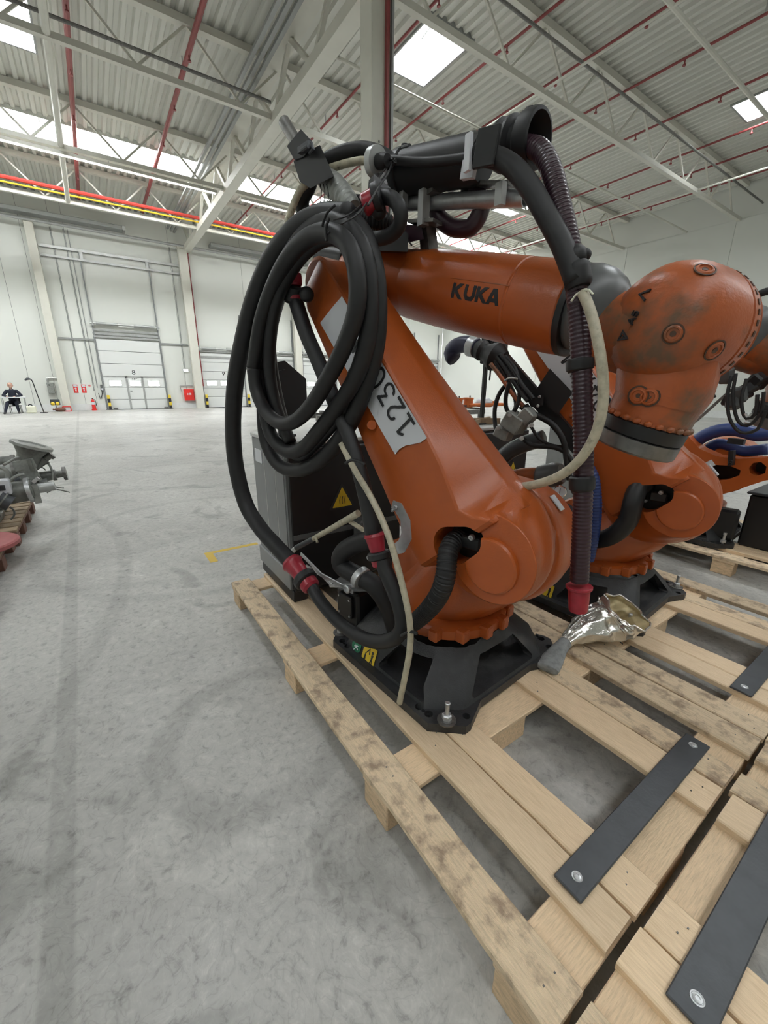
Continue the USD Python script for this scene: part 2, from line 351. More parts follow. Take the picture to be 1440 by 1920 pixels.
# roof lights: (x0, x1, y0, y1, long strip?)
LIGHTS = [(20.9, 22.8, -5.16, 12.6, 1), (20.9, 22.8, -25.0, -7.0, 1), (-5.6, -3.3, -25.0, -7.0, 1), (-5.6, -3.3, -5.16, 12.6, 1)]  # the last two strips are unseen, added as fill light from behind
for (x, y) in ((11.2, -9.1), (16.3, .35), (16.15, -19.0), (6.2, -19.0), (6.2, .35), (1.2, -9.1), (11.2, 9.8), (-8.8, -9.1), (1.2, 9.8)):
    LIGHTS.append((x-1.0, x+1.0, y-.68, y+.68, 0))
PITCH_R = .28
snap = lambda y: round((y - YR)/PITCH_R)*PITCH_R + YR
LIGHTS = [(a, b, snap(c), snap(d), k) for a, b, c, d, k in LIGHTS]
prof = [(0, 0), (.085, 0), (.125, .075), (.225, .075), (.265, 0), (.28, 0)]
v, f = [], []
y = YR
while y < YL:
    cuts = sorted((a, b) for a, b, c, d, k in LIGHTS if c - 1e-6 < y + .14 < d)
    xs, lo = [], XB
    for a, b in cuts: xs.append((lo, a)); lo = b
    xs.append((lo, XW))
    for x0, x1 in xs:
        n = len(v)
        for dy, dz in prof: v += [(x0, y+dy, ZR+dz), (x1, y+dy, ZR+dz)]
        for i in range(len(prof)-1): a = n+2*i; f += [(a, a+2, a+3), (a, a+3, a+1)]
    y += PITCH_R
obj('ceiling', T(v, f), 'deck_metal', 'pale trapezoidal steel roof deck', kind='structure', smooth=False)
obj('ceiling_backing', cat([b2((XB, YR, ZR+.9), (XW, YL, ZR+1.0))]), 'deck_metal', 'roof insulation layer over the steel deck', kind='structure')
for a, b, c, d, long in LIGHTS:
    t = thing('window', ('long strip roof light set across the hall near the dock doors' if a > 0 else 'unseen strip roof light added behind the viewer to light the foreground') if long else 'square domed roof light in the steel deck', 'roof light', ((a+b)/2, (c+d)/2, ZR), kind='structure')
    h = .34 if long else .62
    part(t, 'window_frame', cat(b2((a-.05, c-.05, ZR-.06), (a, d+.05, ZR+h)), b2((b, c-.05, ZR-.06), (b+.05, d+.05, ZR+h)), b2((a, c-.05, ZR-.06), (b, c, ZR+h)), b2((a, d, ZR-.06), (b, d+.05, ZR+h))), 'wall_white' if long else 'duct_grey', world=True)  # square frames are painted grey to carry the shade on their inner sides
    if long:
        n = int((d-c)/1.05)
        for i in range(n): part(t, 'pane', b2((a, c+(d-c)*i/n+.015, ZR+h-.06), (b, c+(d-c)*(i+1)/n-.015, ZR+h-.04)), 'strip_pane' if a > 0 else 'rear_fill_pane', world=True)
        for i in range(1, n): part(t, 'glazing_bar', bx(((a+b)/2, c+(d-c)*i/n, ZR+h-.05), (b-a, .03, .05)), 'galv', world=True)
    else:
        part(t, 'pane', b2((a, c, ZR+h-.04), (b, d, ZR+h-.02)), 'sky_pane', world=True)
        part(t, 'opener', cyl(((a+b)/2-.5, (c+d)/2, ZR+h-.09), ((a+b)/2+.4, (c+d)/2-.1, ZR+h-.09), .02, seg=8), 'dull_steel', world=True)
# walls
w = thing('wall_back', 'white insulated panel wall with the loading doors', 'wall', (XW, -6, 0), kind='structure')
seams = [2.6, 1.6, .42, -.1, -4.75, -9.0+.3, -11.8, -15.2, -18.4, -21.8]
edges = [YL] + [8.5, 5.6] + seams + [YR]
for a, b in zip(edges[:-1], edges[1:]): part(w, 'panel', b2((XW, b+.008, .34), (XW+.12, a-.008, ZR)), 'wall_white', world=True)
part(w, 'panel_backing', b2((XW+.02, YR, 0), (XW+.2, YL, ZR+1)), 'door_frame', world=True)
part(w, 'plinth', b2((XW-.06, YR, 0), (XW+.1, YL, .34)), 'wall_plinth', world=True)
w = thing('wall_right', 'white insulated panel wall along the right side of the hall', 'wall', (8, YR, 0), kind='structure')
ex = [XB, -11, -6.3, -1.3, 3.7, 8.8, 13.6, 18.6, 23.5, XW]
for a, b in zip(ex[:-1], ex[1:]): part(w, 'panel', b2((a+.008, YR-.12, .34), (b-.008, YR, 8.70)), 'wall_white', world=True)
part(w, 'panel_backing', b2((XB, YR-.2, 0), (XW, YR-.03, ZR+1)), 'wall_white', world=True)
part(w, 'upper_panel', b2((XB, YR-.12, 8.73), (XW, YR-.02, ZR)), 'wall_white', world=True)
part(w, 'plinth', b2((XB, YR-.1, 0), (XW, YR+.06, .34)), 'wall_plinth', world=True)
obj('wall_left', b2((XB, YL, 0), (XW, YL+.2, ZR+1)), 'wall_white', 'white hall wall on the left side', kind='structure')
obj('wall_front', b2((XB-.2, YR, 0), (XB, YL, ZR+1)), 'wall_white', 'white hall wall behind the viewer', kind='structure')

# columns, girder, trusses, ties
def column(x, y, top, label, s=.46, **k):
    t = thing('column', label, 'column', (x, y, 0), kind='structure')
    part(t, 'shaft', bx((0, 0, top/2), (s*.78, s, top), .015), 'beam_white'); part(t, 'cap_plate', bx((0, 0, top+.03), (s, s*1.15, .06)), 'beam_white'); part(t, 'base_plate', bx((0, 0, .015), (s, s*1.1, .03)), 'beam_white')
    return t
column(27.95, 1.25, 8.66, 'white concrete column left of the first dock door', .36)
column(27.95, -5.37, 8.62, 'white concrete column between the dock doors 8 and 9')
column(27.95, -12.0, 8.62, 'white concrete column behind the coiled hoses', .46)
column(27.95, -18.6, 8.62, 'white concrete column seen past the raised link arm', .46)
cc = column(8.7, -5.74, 8.5, 'big white column rising to the roof behind the robot', .54)
part(cc, 'cable_duct', b2((-.30, -.09, .2), (-.22, -.03, 8.6)), 'pipe_red'); part(cc, 'cable_duct', b2((-.29, -.20, .2), (-.23, -.15, 8.6)), 'duct_grey'); part(cc, 'bolt_hole', cyl((-.232, .10, 6.15), (-.226, .10, 6.15), .025, seg=12), 'dull_steel')

NODE_B = -12.03
def truss(x, label):
    t = thing('roof_truss', label, 'roof truss', (x, -6, 8.7), kind='structure')
    y0, y1 = YR+.05, YL
    part(t, 'bottom_chord', b2((x-.07, y0, 8.63), (x+.07, y1, 8.76)), 'beam_white', world=True)
    part(t, 'top_chord', b2((x-.10, y0, 9.92), (x+.10, y1, 10.09)), 'beam_white', world=True)
    k0 = int((y0 - NODE_B)/2.47)
    yb = NODE_B + 2.47*k0
    while yb < 5.2:
        for yt in (yb-1.22, yb+1.22):
            if y0 < yt < y1 and y0 < yb: part(t, 'brace', bar((x, yb, 8.74), (x, yt, 9.95), .055, .055), 'beam_white', world=True, smooth=False)
        yb += 2.47
for x, l in ((8.7, 'nearest white lattice roof truss, crossing the upper right past the big column'), (13.8, 'second white lattice roof truss, in front of the small roof lights'), (19.15, 'white lattice roof truss hung with a light strip below the strip roof light'),
             (24.25, 'farthest white lattice roof truss, carrying the red and yellow pipes'), (3.6, 'white lattice roof truss overhead'), (-1.5, 'white lattice roof truss behind the viewer'), (-6.6, 'white lattice roof truss at the near end of the hall')):
    truss(x, l)
g = thing('roof_girder', 'deep white roof girder running from the door wall to the big column', 'girder', (18, -5.62, 8.6), kind='structure')
part(g, 'bottom_chord', b2((XB, -5.80, 8.52), (XW, -5.44, 8.76), .0), 'beam_white', world=True)
part(g, 'top_chord', b2((XB, -5.82, 9.80), (XW, -5.42, 10.08)), 'beam_white', world=True)
for i, x in enumerate(np.arange(8.7, 27.5, 2.6)):
    for dx in (-1.3, 1.3): part(g, 'brace', bar((x, -5.62, 8.7), (x+dx, -5.62, 9.9), .11, .11), 'beam_white', world=True, smooth=False)
def line(name, label, cat_, p0, p1, r, m, seg=8, parts_=()):
    t = thing(name, label, cat_, tuple(np.round((np.array(p0)+np.array(p1))/2, 2)))
    part(t, 'pipe', cyl(p0, p1, r, seg=seg), m, world=True); return t
# ties between the trusses
for i, (p0, p1, r, l) in enumerate((((8.7, -.42, 8.72), (24.3, -.42, 8.72), .085, 'pale tie tube running to the door wall at the left edge of the roof'),
        ((-1, -10.86, 8.72), (19, -10.86, 8.72), .03, 'thin white tie rod above the purple hose, over the robot wrist'), ((-1, -20.55, 8.72), (19, -20.55, 8.72), .035, 'thin white tie rod close under the roof by the right wall'),
        ((10.75, -25.3, 8.72), (10.75, -5.9, 8.72), .04, 'thin white tie tube between the two nearest trusses'), ((5.7, -25.3, 8.74), (5.7, -5.9, 8.74), .05, 'white tie tube passing under the roof light at the right edge'))):
    line('tie_tube', l, 'tie tube', p0, p1, r, 'beam_white')
t = line('cable_conduit', 'dark cable conduit strung along the nearest truss', 'conduit', (7.95, -25.3, 9.1), (7.95, -5.9, 9.1), .035, 'dull_steel')
t = line('cable_conduit', 'dark cable conduit along the second truss at the left', 'conduit', (13.6, -5.4, 8.95), (13.6, 12, 8.95), .04, 'dull_steel')
# red sprinkler pipes
for i, (y, z, r, l) in enumerate(((-.92, 9.78, .07, 'leftmost red sprinkler pipe under the roof deck'), (-3.53, 9.78, .07, 'red sprinkler pipe left of the deep girder'), (-7.95, 9.85, .035, 'red sprinkler pipe passing just left of the domed roof light'),
        (-10.3, 9.85, .035, 'red sprinkler pipe passing just right of the domed roof light'), (-12.42, 9.85, .035, 'second red sprinkler pipe right of the domed roof light'), (-14.55, 9.85, .035, 'third red sprinkler pipe right of the domed roof light'),
        (-17.1, 9.85, .035, 'red sprinkler pipe before the roof light at the right edge'), (-19.9, 9.85, .035, 'red sprinkler pipe under the roof light at the right edge'), (-21.75, 9.85, .035, 'second red sprinkler pipe from the right wall'), (-23.9, 9.85, .035, 'red sprinkler pipe nearest the right wall'))):
    t = thing('sprinkler_pipe', l, 'sprinkler pipe', (15, y, z))
    part(t, 'pipe', cyl((2, y, z), (27, y, z), r, seg=8), 'pipe_red', world=True)
    for x in np.arange(4.6, 27, 2.45): part(t, 'sprinkler_head', cat(cyl((x, y, z), (x, y, z-.10-r), .02, seg=6), cyl((x, y, z-.10-r), (x, y, z-.13-r), .045, seg=8)), 'pipe_red', world=True)
    for x in np.arange(5.4, 27, 4.9): part(t, 'hanger', bx((x, y, (z+10.1)/2), (.03, .02, 10.1-z)), 'galv', world=True)
line('fire_main', 'bright red water pipe along the farthest truss', 'pipe', (24.0, -20, 9.05), (24.0, 12, 9.05), .075, 'pipe_bright_red')
line('gas_pipe', 'yellow gas pipe below the bright red pipe', 'pipe', (24.0, -20, 8.88), (24.0, 12, 8.88), .035, 'pipe_yellow')
line('wall_pipe', 'grey pipe running along the top of the dock door wall', 'pipe', (27.75, YR, 8.72), (27.75, 12, 8.72), .07, 'galv')
for i, (y0, y1, l) in enumerate(((-2.6, 8, 'long grey heater duct high on the wall, left of the girder end'), (-14.0, -6.9, 'shorter grey heater duct high on the wall, right of the girder end'))):
    t = thing('heater_duct', l, 'duct', (27.9, (y0+y1)/2, 9.05)); part(t, 'casing', b2((27.7, y0, 8.98), (28.29, y1, 9.16), .02), 'duct_grey', world=True); part(t, 'end_cap', b2((27.68, y0-.12, 8.96), (28.29, y0, 9.18)), 'galv', world=True)
for i, (y0, y1, l) in enumerate(((-5.2, 6, 'bright light strip under the truss at upper left'), (-12.5, -6.1, 'bright light strip behind the black pipe box'), (-24, -16, 'bright light strip far right under the truss'))):
    t = thing('strip_light', l, 'strip light', (19.15, (y0+y1)/2, 8.45))
    part(t, 'housing', b2((19.08, y0, 8.47), (19.22, y1, 8.56)), 'beam_white', world=True); part(t, 'tube', b2((19.11, y0+.05, 8.44), (19.19, y1-.05, 8.47)), 'tube_light', world=True)
    for y in np.arange(y0+.5, y1, 3): part(t, 'suspension_wire', cyl((19.15, y, 8.56), (19.15, y, 8.64), .01, seg=6), 'galv', world=True)
gb = thing('cable_tray', 'grey cable tray bundle running along the deep girder', 'cable tray', (18, -4.9, 9.3))
for dy, z in ((0, 9.35), (.16, 9.42), (-.15, 9.30)): part(gb, 'cable_duct', b2((8.7, -4.9+dy-.05, z), (27.8, -4.9+dy+.05, z+.08)), 'duct_grey', world=True)

# ------------------------------------------------------------------ dock doors
def dock_door(n, yl, yr, zs, num, wz, railtop, spring, wins, passdoor=False):
    t = thing('door', f'white sectional dock door numbered {num}' if num else 'white sectional dock door', 'dock door', (XW, (yl+yr)/2, 0), kind='structure')
    x = XW-.07
    for a, b in zip(zs[:-1], zs[1:]): part(t, 'panel', bx((x+.03, (yl+yr)/2, (a+b)/2), (.06, yl-yr, b-a-.022), .008), 'door_white', world=True)
    part(t, 'panel_backing', b2((x+.04, yr, 0), (XW-.002, yl, zs[-1])), 'door_frame', world=True)
    part(t, 'threshold', b2((x-.03, yr-.1, 0), (XW, yl+.1, .03)), 'print_black', world=True)
    for y in (yl+.03, yr-.03): part(t, 'guide_rail', b2((x-.03, y-.045, 0), (XW, y+.045, zs[-1]+.3)), 'door_frame', world=True)
    for y in (yl+.02, yr-.02): part(t, 'upper_rail', b2((XW-.10, y-.028, zs[-1]+.3), (XW, y+.028, railtop)), 'door_frame', world=True)
    part(t, 'door_header', b2((XW-.09, yr, spring-.55), (XW, yl, spring-.42)), 'galv', world=True); part(t, 'door_header', b2((XW-.06, yr, spring-.36), (XW, yl, spring-.25)), 'galv', world=True)
    part(t, 'door_header', b2((XW-.12, yr-.05, zs[-1]+.06), (XW, yl+.05, zs[-1]+.16)), 'galv', world=True)
    part(t, 'spring_shaft', cyl((XW-.16, yr-.12, spring), (XW-.16, yl+.12, spring), .05, seg=10), 'galv', world=True)
    for a, b in ((.05, .38), (.62, .95)): part(t, 'torsion_spring', cyl((XW-.16, yl+(yr-yl)*a, spring), (XW-.16, yl+(yr-yl)*b, spring), .075, seg=10), 'duct_grey', world=True)
    for y in (yl, yr): part(t, 'shaft_bracket', bx((XW-.12, y, spring), (.2, .07, .25)), 'galv', world=True)
    for a, b in wins:
        z0, z1 = wz
        part(t, 'window_frame', bx((x-.005, (a+b)/2, (z0+z1)/2), (.03, abs(a-b)+.10, z1-z0+.10), .01), 'door_white', world=True)
        part(t, 'pane', bx((x-.018, (a+b)/2, (z0+z1)/2), (.012, abs(a-b), z1-z0)), 'door_pane', world=True)
    if num: part(t, 'door_number', put(text_c(num, .22, .004, True), (x-.004, (yl+yr)/2, wz[1]+.46), (0, -1, 0), (0, 0, 1)), 'print_black', world=True)
    if passdoor:
        a, b = passdoor
        for y in (a, b): part(t, 'wicket_frame', b2((x-.012, y-.05, .03), (x, y+.05, 1.8)), 'galv', world=True)
        part(t, 'wicket_frame', b2((x-.012, yr, 1.74), (x, yl, 1.83)), 'galv', world=True)
        part(t, 'door_handle', bx((x-.03, a-.14, 1.02), (.05, .12, .03), .008), 'door_frame', world=True)
        part(t, 'door_sign', put(text_c('187', .10, .003), (x-.004, (a+b)/2, 1.67), (0, -1, 0), (0, 0, 1)), 'print_black', world=True)
    return t
dock_door(1, -.56, -3.60, (0, .56, 1.22, 1.80, 2.47, 3.12, 3.72), '8', (1.31, 1.57), 7.8, 4.47, ((-.85, -1.39), (-1.82, -2.34), (-2.75, -3.29)), (-1.68, -2.46))
ZS = (0, .67, 1.2, 1.69, 2.18, 2.72, 3.25)
for i in range(6):
    yl = -5.72 - 3.3*i - (.12 if i else 0); yr = yl - 2.56
    dock_door(2+i, yl, yr, ZS, str(9+i), (1.36, 1.61), 5.55, 3.50, [(yl-.25-.82*k, yl-.8-.82*k) for k in range(3)])
    x = XW-.07
t = thing('lifting_rail', 'pair of galvanised lifting rails high above dock door 8', 'door rail', (XW-.1, -2, 7.6))
for z, h in ((7.40, .045), (7.82, .06)): part(t, 'rail', b2((XW-.14, -5.14, z-h), (XW-.02, 1.04, z+h)), 'galv', world=True)
for y in (-.61, -3.54): part(t, 'rail_bracket', b2((XW-.17, y-.06, 7.35), (XW, y+.06, 7.85)), 'galv', world=True)
for a, b, l in ((1.03, -.52, 'grey mid-height rail left of dock door 8'), (-3.66, -5.12, 'grey mid-height rail right of dock door 8')):
    obj('wall_rail', b2((XW-.07, b, 3.60), (XW, a, 3.69)), 'duct_grey', l, 'wall rail')
for y, l in ((-.66, 'leftmost of the yellow and black bollards at the door wall'), (-3.72, 'yellow and black bollard below the red hose cabinet'), (-5.80, 'yellow and black bollard just right of the second wall column'), (-8.42, 'yellow and black bollard seen just behind the coiled hoses')):
    t = thing('bollard', l, 'bollard', (XW-.25, y, 0), group=None)
    for i in range(4): part(t, 'stripe', bx((0, 0, .1+.2*i), (.13, .13, .199), .01), 'print_black' if i % 2 == 0 else 'safety_yellow')
    part(t, 'foot_plate', bx((-.02, 0, .01), (.25, .22, .02)), 'dull_steel')
    if y > -4: part(t, 'wheel_stop', bx((-.05, -.25 if y > -1 else .25, .06), (.16, .22, .12), .02), 'dull_steel')
# ------------------------------------------------------------------ pallets: deck boards along x, stringers along y, blocks under the crossings
X0, X1, DK = .195, 2.57, .144
BOARDS = [(-.55, -.668, 'wood_rough'), (-.77, -.886, 'wood_deck'), (-.892, -1.008, 'wood_deck'), (-1.345, -1.486, 'wood_deck'), (-1.493, -1.605, 'wood_rough'), (-1.71, -1.838, 'wood_rough')]
STR = [(.20, .345), (.775, .92), (1.52, 1.66), (2.425, 2.568)]
def pallet(name, label, ox, oy, flip=False, group=None, mats=None, rough=None):
    t = thing(name, label, 'pallet', (ox, oy, 0))
    r = random.Random(int(abs(ox*31+oy*17)*10)+3)
    for i, (a, b, m) in enumerate(BOARDS):
        dz = r.uniform(-.0015, .0015); dx = r.uniform(-.012, .008)
        nx = 26; xs = np.linspace(X0+dx, X1+r.uniform(-.008, .01), nx)
        rings = []
        for x in xs:           # boards wander a little and have broken edges
            e0, e1 = .0022*math.sin(x*7+i)+r.uniform(-.0016, .0016), .0022*math.sin(x*5+2*i)+r.uniform(-.0016, .0016)
            c = .004; y0, y1, z1, z0 = a+e0, b+e1, DK+dz+.0007*math.sin(x*9+i), DK-.024
            rings.append([(x, y0, z0), (x, y1, z0), (x, y1, z1-c), (x, y1+c, z1), (x, y0-c, z1), (x, y0, z1-c)])
        part(t, 'deck_board', loft([np.array(q) for q in rings]), m, smooth=25)
        for (sa_, sb) in STR:
            for q in range(2):
                pass
    nails = []
    for (a, b, m) in BOARDS:
        for (sa_, sb) in STR:
            for q in range(2): nails.append(cyl((r.uniform(sa_+.02, sb-.02), r.uniform(b+.02, a-.02), DK-.003), (0, 0, 0), .0, seg=6) if False else bx((r.uniform(sa_+.02, sb-.02), r.uniform(b+.015, a-.015), DK+.001), (.0036, .0036, .0026)))
    part(t, 'nail_heads', cat(nails), 'dull_steel', kind='stuff', smooth=False)
    for (a, b) in STR:
        part(t, 'stringer', b2((a, -1.838, DK-.046), (b, -.552, DK-.0242), .003), 'wood_stringer')
        for (c, d) in ((-.556, -.665), (-1.01, -1.25), (-1.725, -1.836)):
            part(t, 'block', b2((a+.004, d, 0), (b-.004, c, DK-.0462), .004), 'wood_block')
    return t
pallet('pallet', 'raw wood pallet in the foreground under the nearest robot', 0, 0)
pallet('pallet', 'raw wood pallet beside it, under the second robot and the silver sleeve', .0, -1.302)
pallet('pallet', 'raw wood pallet across a strip of bare floor, under the farthest robot', .06, -3.26)
pallet('pallet', 'raw wood pallet in the lower right corner carrying the larger steel strap', -2.392, 0)
pallet('pallet', 'raw wood pallet just entering the frame at the lower right edge', -2.392, -1.302)

def strap(label, x0, x1, y0, y1):
    t = thing('steel_strap', label, 'steel plate', ((x0+x1)/2, (y0+y1)/2, DK))
    cx, cy = (x0+x1)/2, (y0+y1)/2
    part(t, 'plate', b2((x0-cx, y0-cy, .002), (x1-cx, y1-cy, .012), .0025), 'dark_plate')
    for y in (y0-cy+.045, y1-cy-.045):
        b = part(t, 'bolt', cat(lathe([(.012, .0), (.012, .0095), (.0148, .009), (.0155, .0048), (.0138, .0044), (.0138, 0)], (0, y, 0), seg=20)), 'zinc')
        part(b, 'washer', lathe([(.0122, .0105), (.0130, .0115), (.0132, .0135), (.012, .0138)], (0, y, 0), seg=24), 'zinc')
    return t
strap('dark grey steel strap bolted across the near end of the foreground pallet', .282, .358, -1.625, -.80)
strap('dark grey steel strap cut off by the right edge of the frame, nearest the viewer', .008, .092, -1.66, -.80)
strap('small visible piece of a dark steel strap on the pallet with the silver sleeve', .282, .358, -2.93, -2.07)

# ------------------------------------------------------------------ robot controllers
def cabinet(label, x, y, pallet_y, tri_at):
    """grey cabinet with a black rear; local x points away from the viewer, y to the left, base centre at the origin"""
    W_, D_, H_ = .79, .56, .955
    t = thing('controller_cabinet', label, 'control cabinet', (x+D_/2, y-W_/2, DK))
    part(t, 'body', b2((-D_/2+.012, -W_/2, .07), (D_/2, W_/2, .93), .006), 'cabinet_grey')
    part(t, 'plinth', cat(b2((-D_/2-.005, -W_/2+.0, 0), (D_/2, -W_/2+.09, .07), .004), b2((-D_/2-.005, W_/2-.09, 0), (D_/2, W_/2, .07), .004), b2((-D_/2+.03, -W_/2+.09, .03), (D_/2-.02, W_/2-.09, .065))), 'black_paint')
    part(t, 'rear_cover', b2((-D_/2-.03, -W_/2+.03, .075), (-D_/2+.02, W_/2-.004, .915), .006), 'black_paint')
    part(t, 'cover_rail', b2((-D_/2-.034, -W_/2+.03, .40), (-D_/2-.03, W_/2-.01, .43)), 'grey_plastic')
    part(t, 'lid', b2((-D_/2-.012, -W_/2-.006, .93), (D_/2+.006, W_/2+.006, .955), .005), 'cabinet_light')
    for xx in (-.12, .06): part(t, 'trim_strip', b2((xx, W_/2, .08), (xx+.007, W_/2+.0035, .925)), 'cabinet_light')
    part(t, 'side_panel', b2((-D_/2+.03, W_/2, .10), (-.125, W_/2+.004, .92), .0015), 'cabinet_grey'); part(t, 'side_panel', b2((-.11, W_/2, .10), (.055, W_/2+.004, .92), .0015), 'cabinet_grey')
    part(t, 'side_skirt', b2((-D_/2+.012, W_/2-.002, .075), (D_/2, W_/2+.012, .19), .004), 'cabinet_grey')
    part(t, 'rating_plate', b2((.10, W_/2+.0, .78), (.22, W_/2+.0045, .86)), 'white_label')
    s = part(t, 'warning_sign', put(ext(sg.Polygon([(-.075, -.05), (.075, -.05), (0, .085)]).buffer(.008), 0, .002), (-D_/2-.031, tri_at, .60), (0, -1, 0), (0, 0, 1)), 'print_black', 'yellow hot surface warning triangle')
    part(s, 'sign_face', put(ext(sg.Polygon([(-.061, -.043), (.061, -.043), (0, .068)]).buffer(.003), 0, .003), (-D_/2-.031, tri_at, .60), (0, -1, 0), (0, 0, 1)), 'sign_yellow')
    waves = cat([put(tube([(k*.017, -.028, .0035), (k*.017+.005, -.015, .0035), (k*.017-.005, .0, .0035), (k*.017+.003, .018, .0035)], .0022, 6), (-D_/2-.031, tri_at, .60), (0, -1, 0), (0, 0, 1)) for k in (-1, 0, 1)])
    part(s, 'heat_waves', waves, 'print_black')
    part(t, 'terminal_box', cat(b2((-D_/2-.12, -.12, .33), (-D_/2-.03, .0, .47), .01), cyl((-D_/2-.03, -.06, .44), (-D_/2-.13, -.06, .44), .03)), 'grey_plastic')
    return t
cabinet('grey and black controller cabinet on the foreground pallet behind the robot', 2.09, -.79, 0, .07)
cabinet('black controller cabinet with wooden slats on its lid, behind the second robot', 2.10, -2.07, -1.3, -.20)
cabinet('controller cabinet at the far side of the pallet under the farthest robot', 2.15, -4.05, -3.2, .1)
for i, (p0, p1, w_, l) in enumerate((((2.16, -2.25, 1.113), (2.45, -2.78, 1.113), .06, 'loose wooden slat lying on the cabinet lid, nearest the link arm'), ((2.20, -2.62, 1.128), (2.40, -2.30, 1.128), .045, 'shorter wooden slat crossing another on the cabinet lid'), ((2.14, -2.60, 1.113), (2.30, -2.84, 1.113), .07, 'wide wooden slat on the cabinet lid near the grey valve block'))):
    obj('wooden_slat', bar(p0, p1, .022, w_), 'wood_old', l, 'wooden slat', smooth=False)

def pendant(label, o, x, y, s=1.0, arrow=False):
    """teach pendant seen from behind: a dark six-cornered shell with a strap and a cable"""
    t = thing('teach_pendant', label, 'teach pendant', o)
    P = sg.Polygon([(-.125, -.10), (.06, -.115), (.135, -.03), (.135, .07), (.02, .155), (-.125, .12)])
    part(t, 'shell', put(man(ext(P.buffer(.012), 0, .035)), (0, 0, 0), x, y) if False else put(ext(P.buffer(.012), 0, .035), (0, 0, 0), x, y), 'black_plastic')
    part(t, 'back_bulge', put(ext(P.buffer(-.03), .035, .055), (0, 0, 0), x, y), 'black_plastic')
    part(t, 'hand_strap', put(bx((-.05, .0, .062), (.035, .16, .012), .004), (0, 0, 0), x, y), 'grey_plastic')
    part(t, 'screw', put(cyl((.09, .0, .035), (.09, .0, .04), .006, seg=10), (0, 0, 0), x, y), 'zinc')
    part(t, 'cable', tube([(0, 0, -.11), (-.01, .01, -.15), (.0, 0, -.2), (.02, -.02, -.222)], .006, 8), 'black_rubber')
    part(t, 'holder', cat(b2((.05, -.03, 1.106-o[2]), (.08, .0, .0), .004), b2((.0, -.08, 1.1005-o[2]), (.12, .07, 1.112-o[2]))), 'black_paint')
    if arrow: part(t, 'warning_sign', put(ext(sg.Polygon([(-.022, -.02), (.022, -.02), (0, .022)]), .0555, .057), (0, 0, 0), x, y), 'sign_yellow')
    return t
pendant('black teach pendant standing on the controller cabinet behind the coiled hoses', (2.28, -.86, 1.345), (.1, -1, 0), (.0, 0, 1))
pendant('black teach pendant above the second cabinet with a small warning sign', (2.25, -2.52, 1.66), (.1, -1, 0), (0, 0, 1), arrow=True)
# ------------------------------------------------------------------ robots (local frame: x forward, y left, z up, origin on the deck under axis 1)
TH = radians(191); A1 = np.array([1.31, -1.29, DK])
EX = np.array([cos(TH), sin(TH), 0]); EY = np.array([-sin(TH), cos(TH), 0])
A2 = np.array([.43, 0, .675]); A3 = np.array([-.505, 0, 1.725]); WR = np.array([.765, 0, 1.40])
LD = A3-A2; LL = np.linalg.norm(LD); LD = LD/LL; LW = np.array([LD[2], 0, -LD[0]])
FD = WR-A3; FD = FD/np.linalg.norm(FD); FU = np.array([-FD[2], 0, FD[0]]); YY = np.array([0, 1., 0])
A6 = -.03*FD - .99*FU; A6 /= np.linalg.norm(A6); A6X = np.array([A6[2], 0, -A6[0]])
def lk(t, c, y): return A2 + LD*t + LW*c + YY*y
def fk(s, u, y): return A3 + FD*s + FU*u + YY*y
def hit(px, py, y):
    """point of the near robot's local plane y seen at a pixel of the photograph (to measure hoses and small parts)"""
    d = ray(px, py); o = EYE - A1; t = (y - o@EY)/(d@EY); p = o + t*d
    return np.array([p@EX, p@EY, p[2]])
def roundpoly(pts, r, n=4):
    P = [np.array(p, float) for p in pts]; out = []
    for i, p in enumerate(P):
        a, b = P[i-1]-p, P[(i+1) % len(P)]-p; ri = r[i] if np.ndim(r) else r
        la, lb = np.linalg.norm(a), np.linalg.norm(b); q0, q1 = p + a/la*min(ri, la*.48), p + b/lb*min(ri, lb*.48)
        for t in np.linspace(0, 1, n): out.append((1-t)**2*q0 + 2*t*(1-t)*p + t*t*q1)
    return np.array(out)
def _strokes(ls, w): return [sg.LineString(l).buffer(w/2, cap_style=2, join_style=2) for l in ls]
from shapely.ops import unary_union as _uu
def logo():
    w = .0125; H = .05; box_ = sg.box(-.01, 0, .3, H)
    K = lambda x: _uu(_strokes([[(x+w/2, 0), (x+w/2, H)], [(x+w*.8, H*.47), (x+.052, H+.012)], [(x+w*1.1, H*.58), (x+.054, -.012)]], w)).intersection(box_)
    U = lambda x: _uu(_strokes([[(x+w/2, H), (x+w/2, .017), (x+.014, w/2), (x+.034, w/2), (x+.0435-w/8, .017), (x+.0435-w/8, H)]], w)).intersection(box_)
    A = lambda x: _uu(_strokes([[(x+.002, -.01), (x+.0255, H+.004), (x+.049, -.01)], [(x+.012, .014), (x+.04, .014)]], w)).intersection(box_)
    g = _uu([K(0), U(.056), K(.108), A(.156)]); e = ext(g, 0, .0012); e = e.vertices - [.103, H/2, 0], e.faces
    m = trimesh.Trimesh(*e); m = m.subdivide_to_size(.012); return T(m.vertices, m.faces)
LOGO = logo()
def bolt_head(o, axis, r, h=.008, seg=12):
    return lathe([(0, r), (h*.7, r), (h, r*.8), (h, r*.5), (h*.4, r*.45), (h*.4, 0)], o, axis, seg)
def wrap_forearm(t, s0, u0, rad, lift):
    """letters modelled in xy wrapped on to the forearm's near side: x along it, y around it"""
    V = t.vertices; a = (V[:, 1]+u0)/rad; R = rad + lift + V[:, 2]
    P = A3 + FD*(s0+V[:, :1]) + FU*(np.sin(a)*R)[:, None] - YY*(np.cos(a)*R)[:, None]
    return T(P, t.faces)
def drape(t, m):
    return t
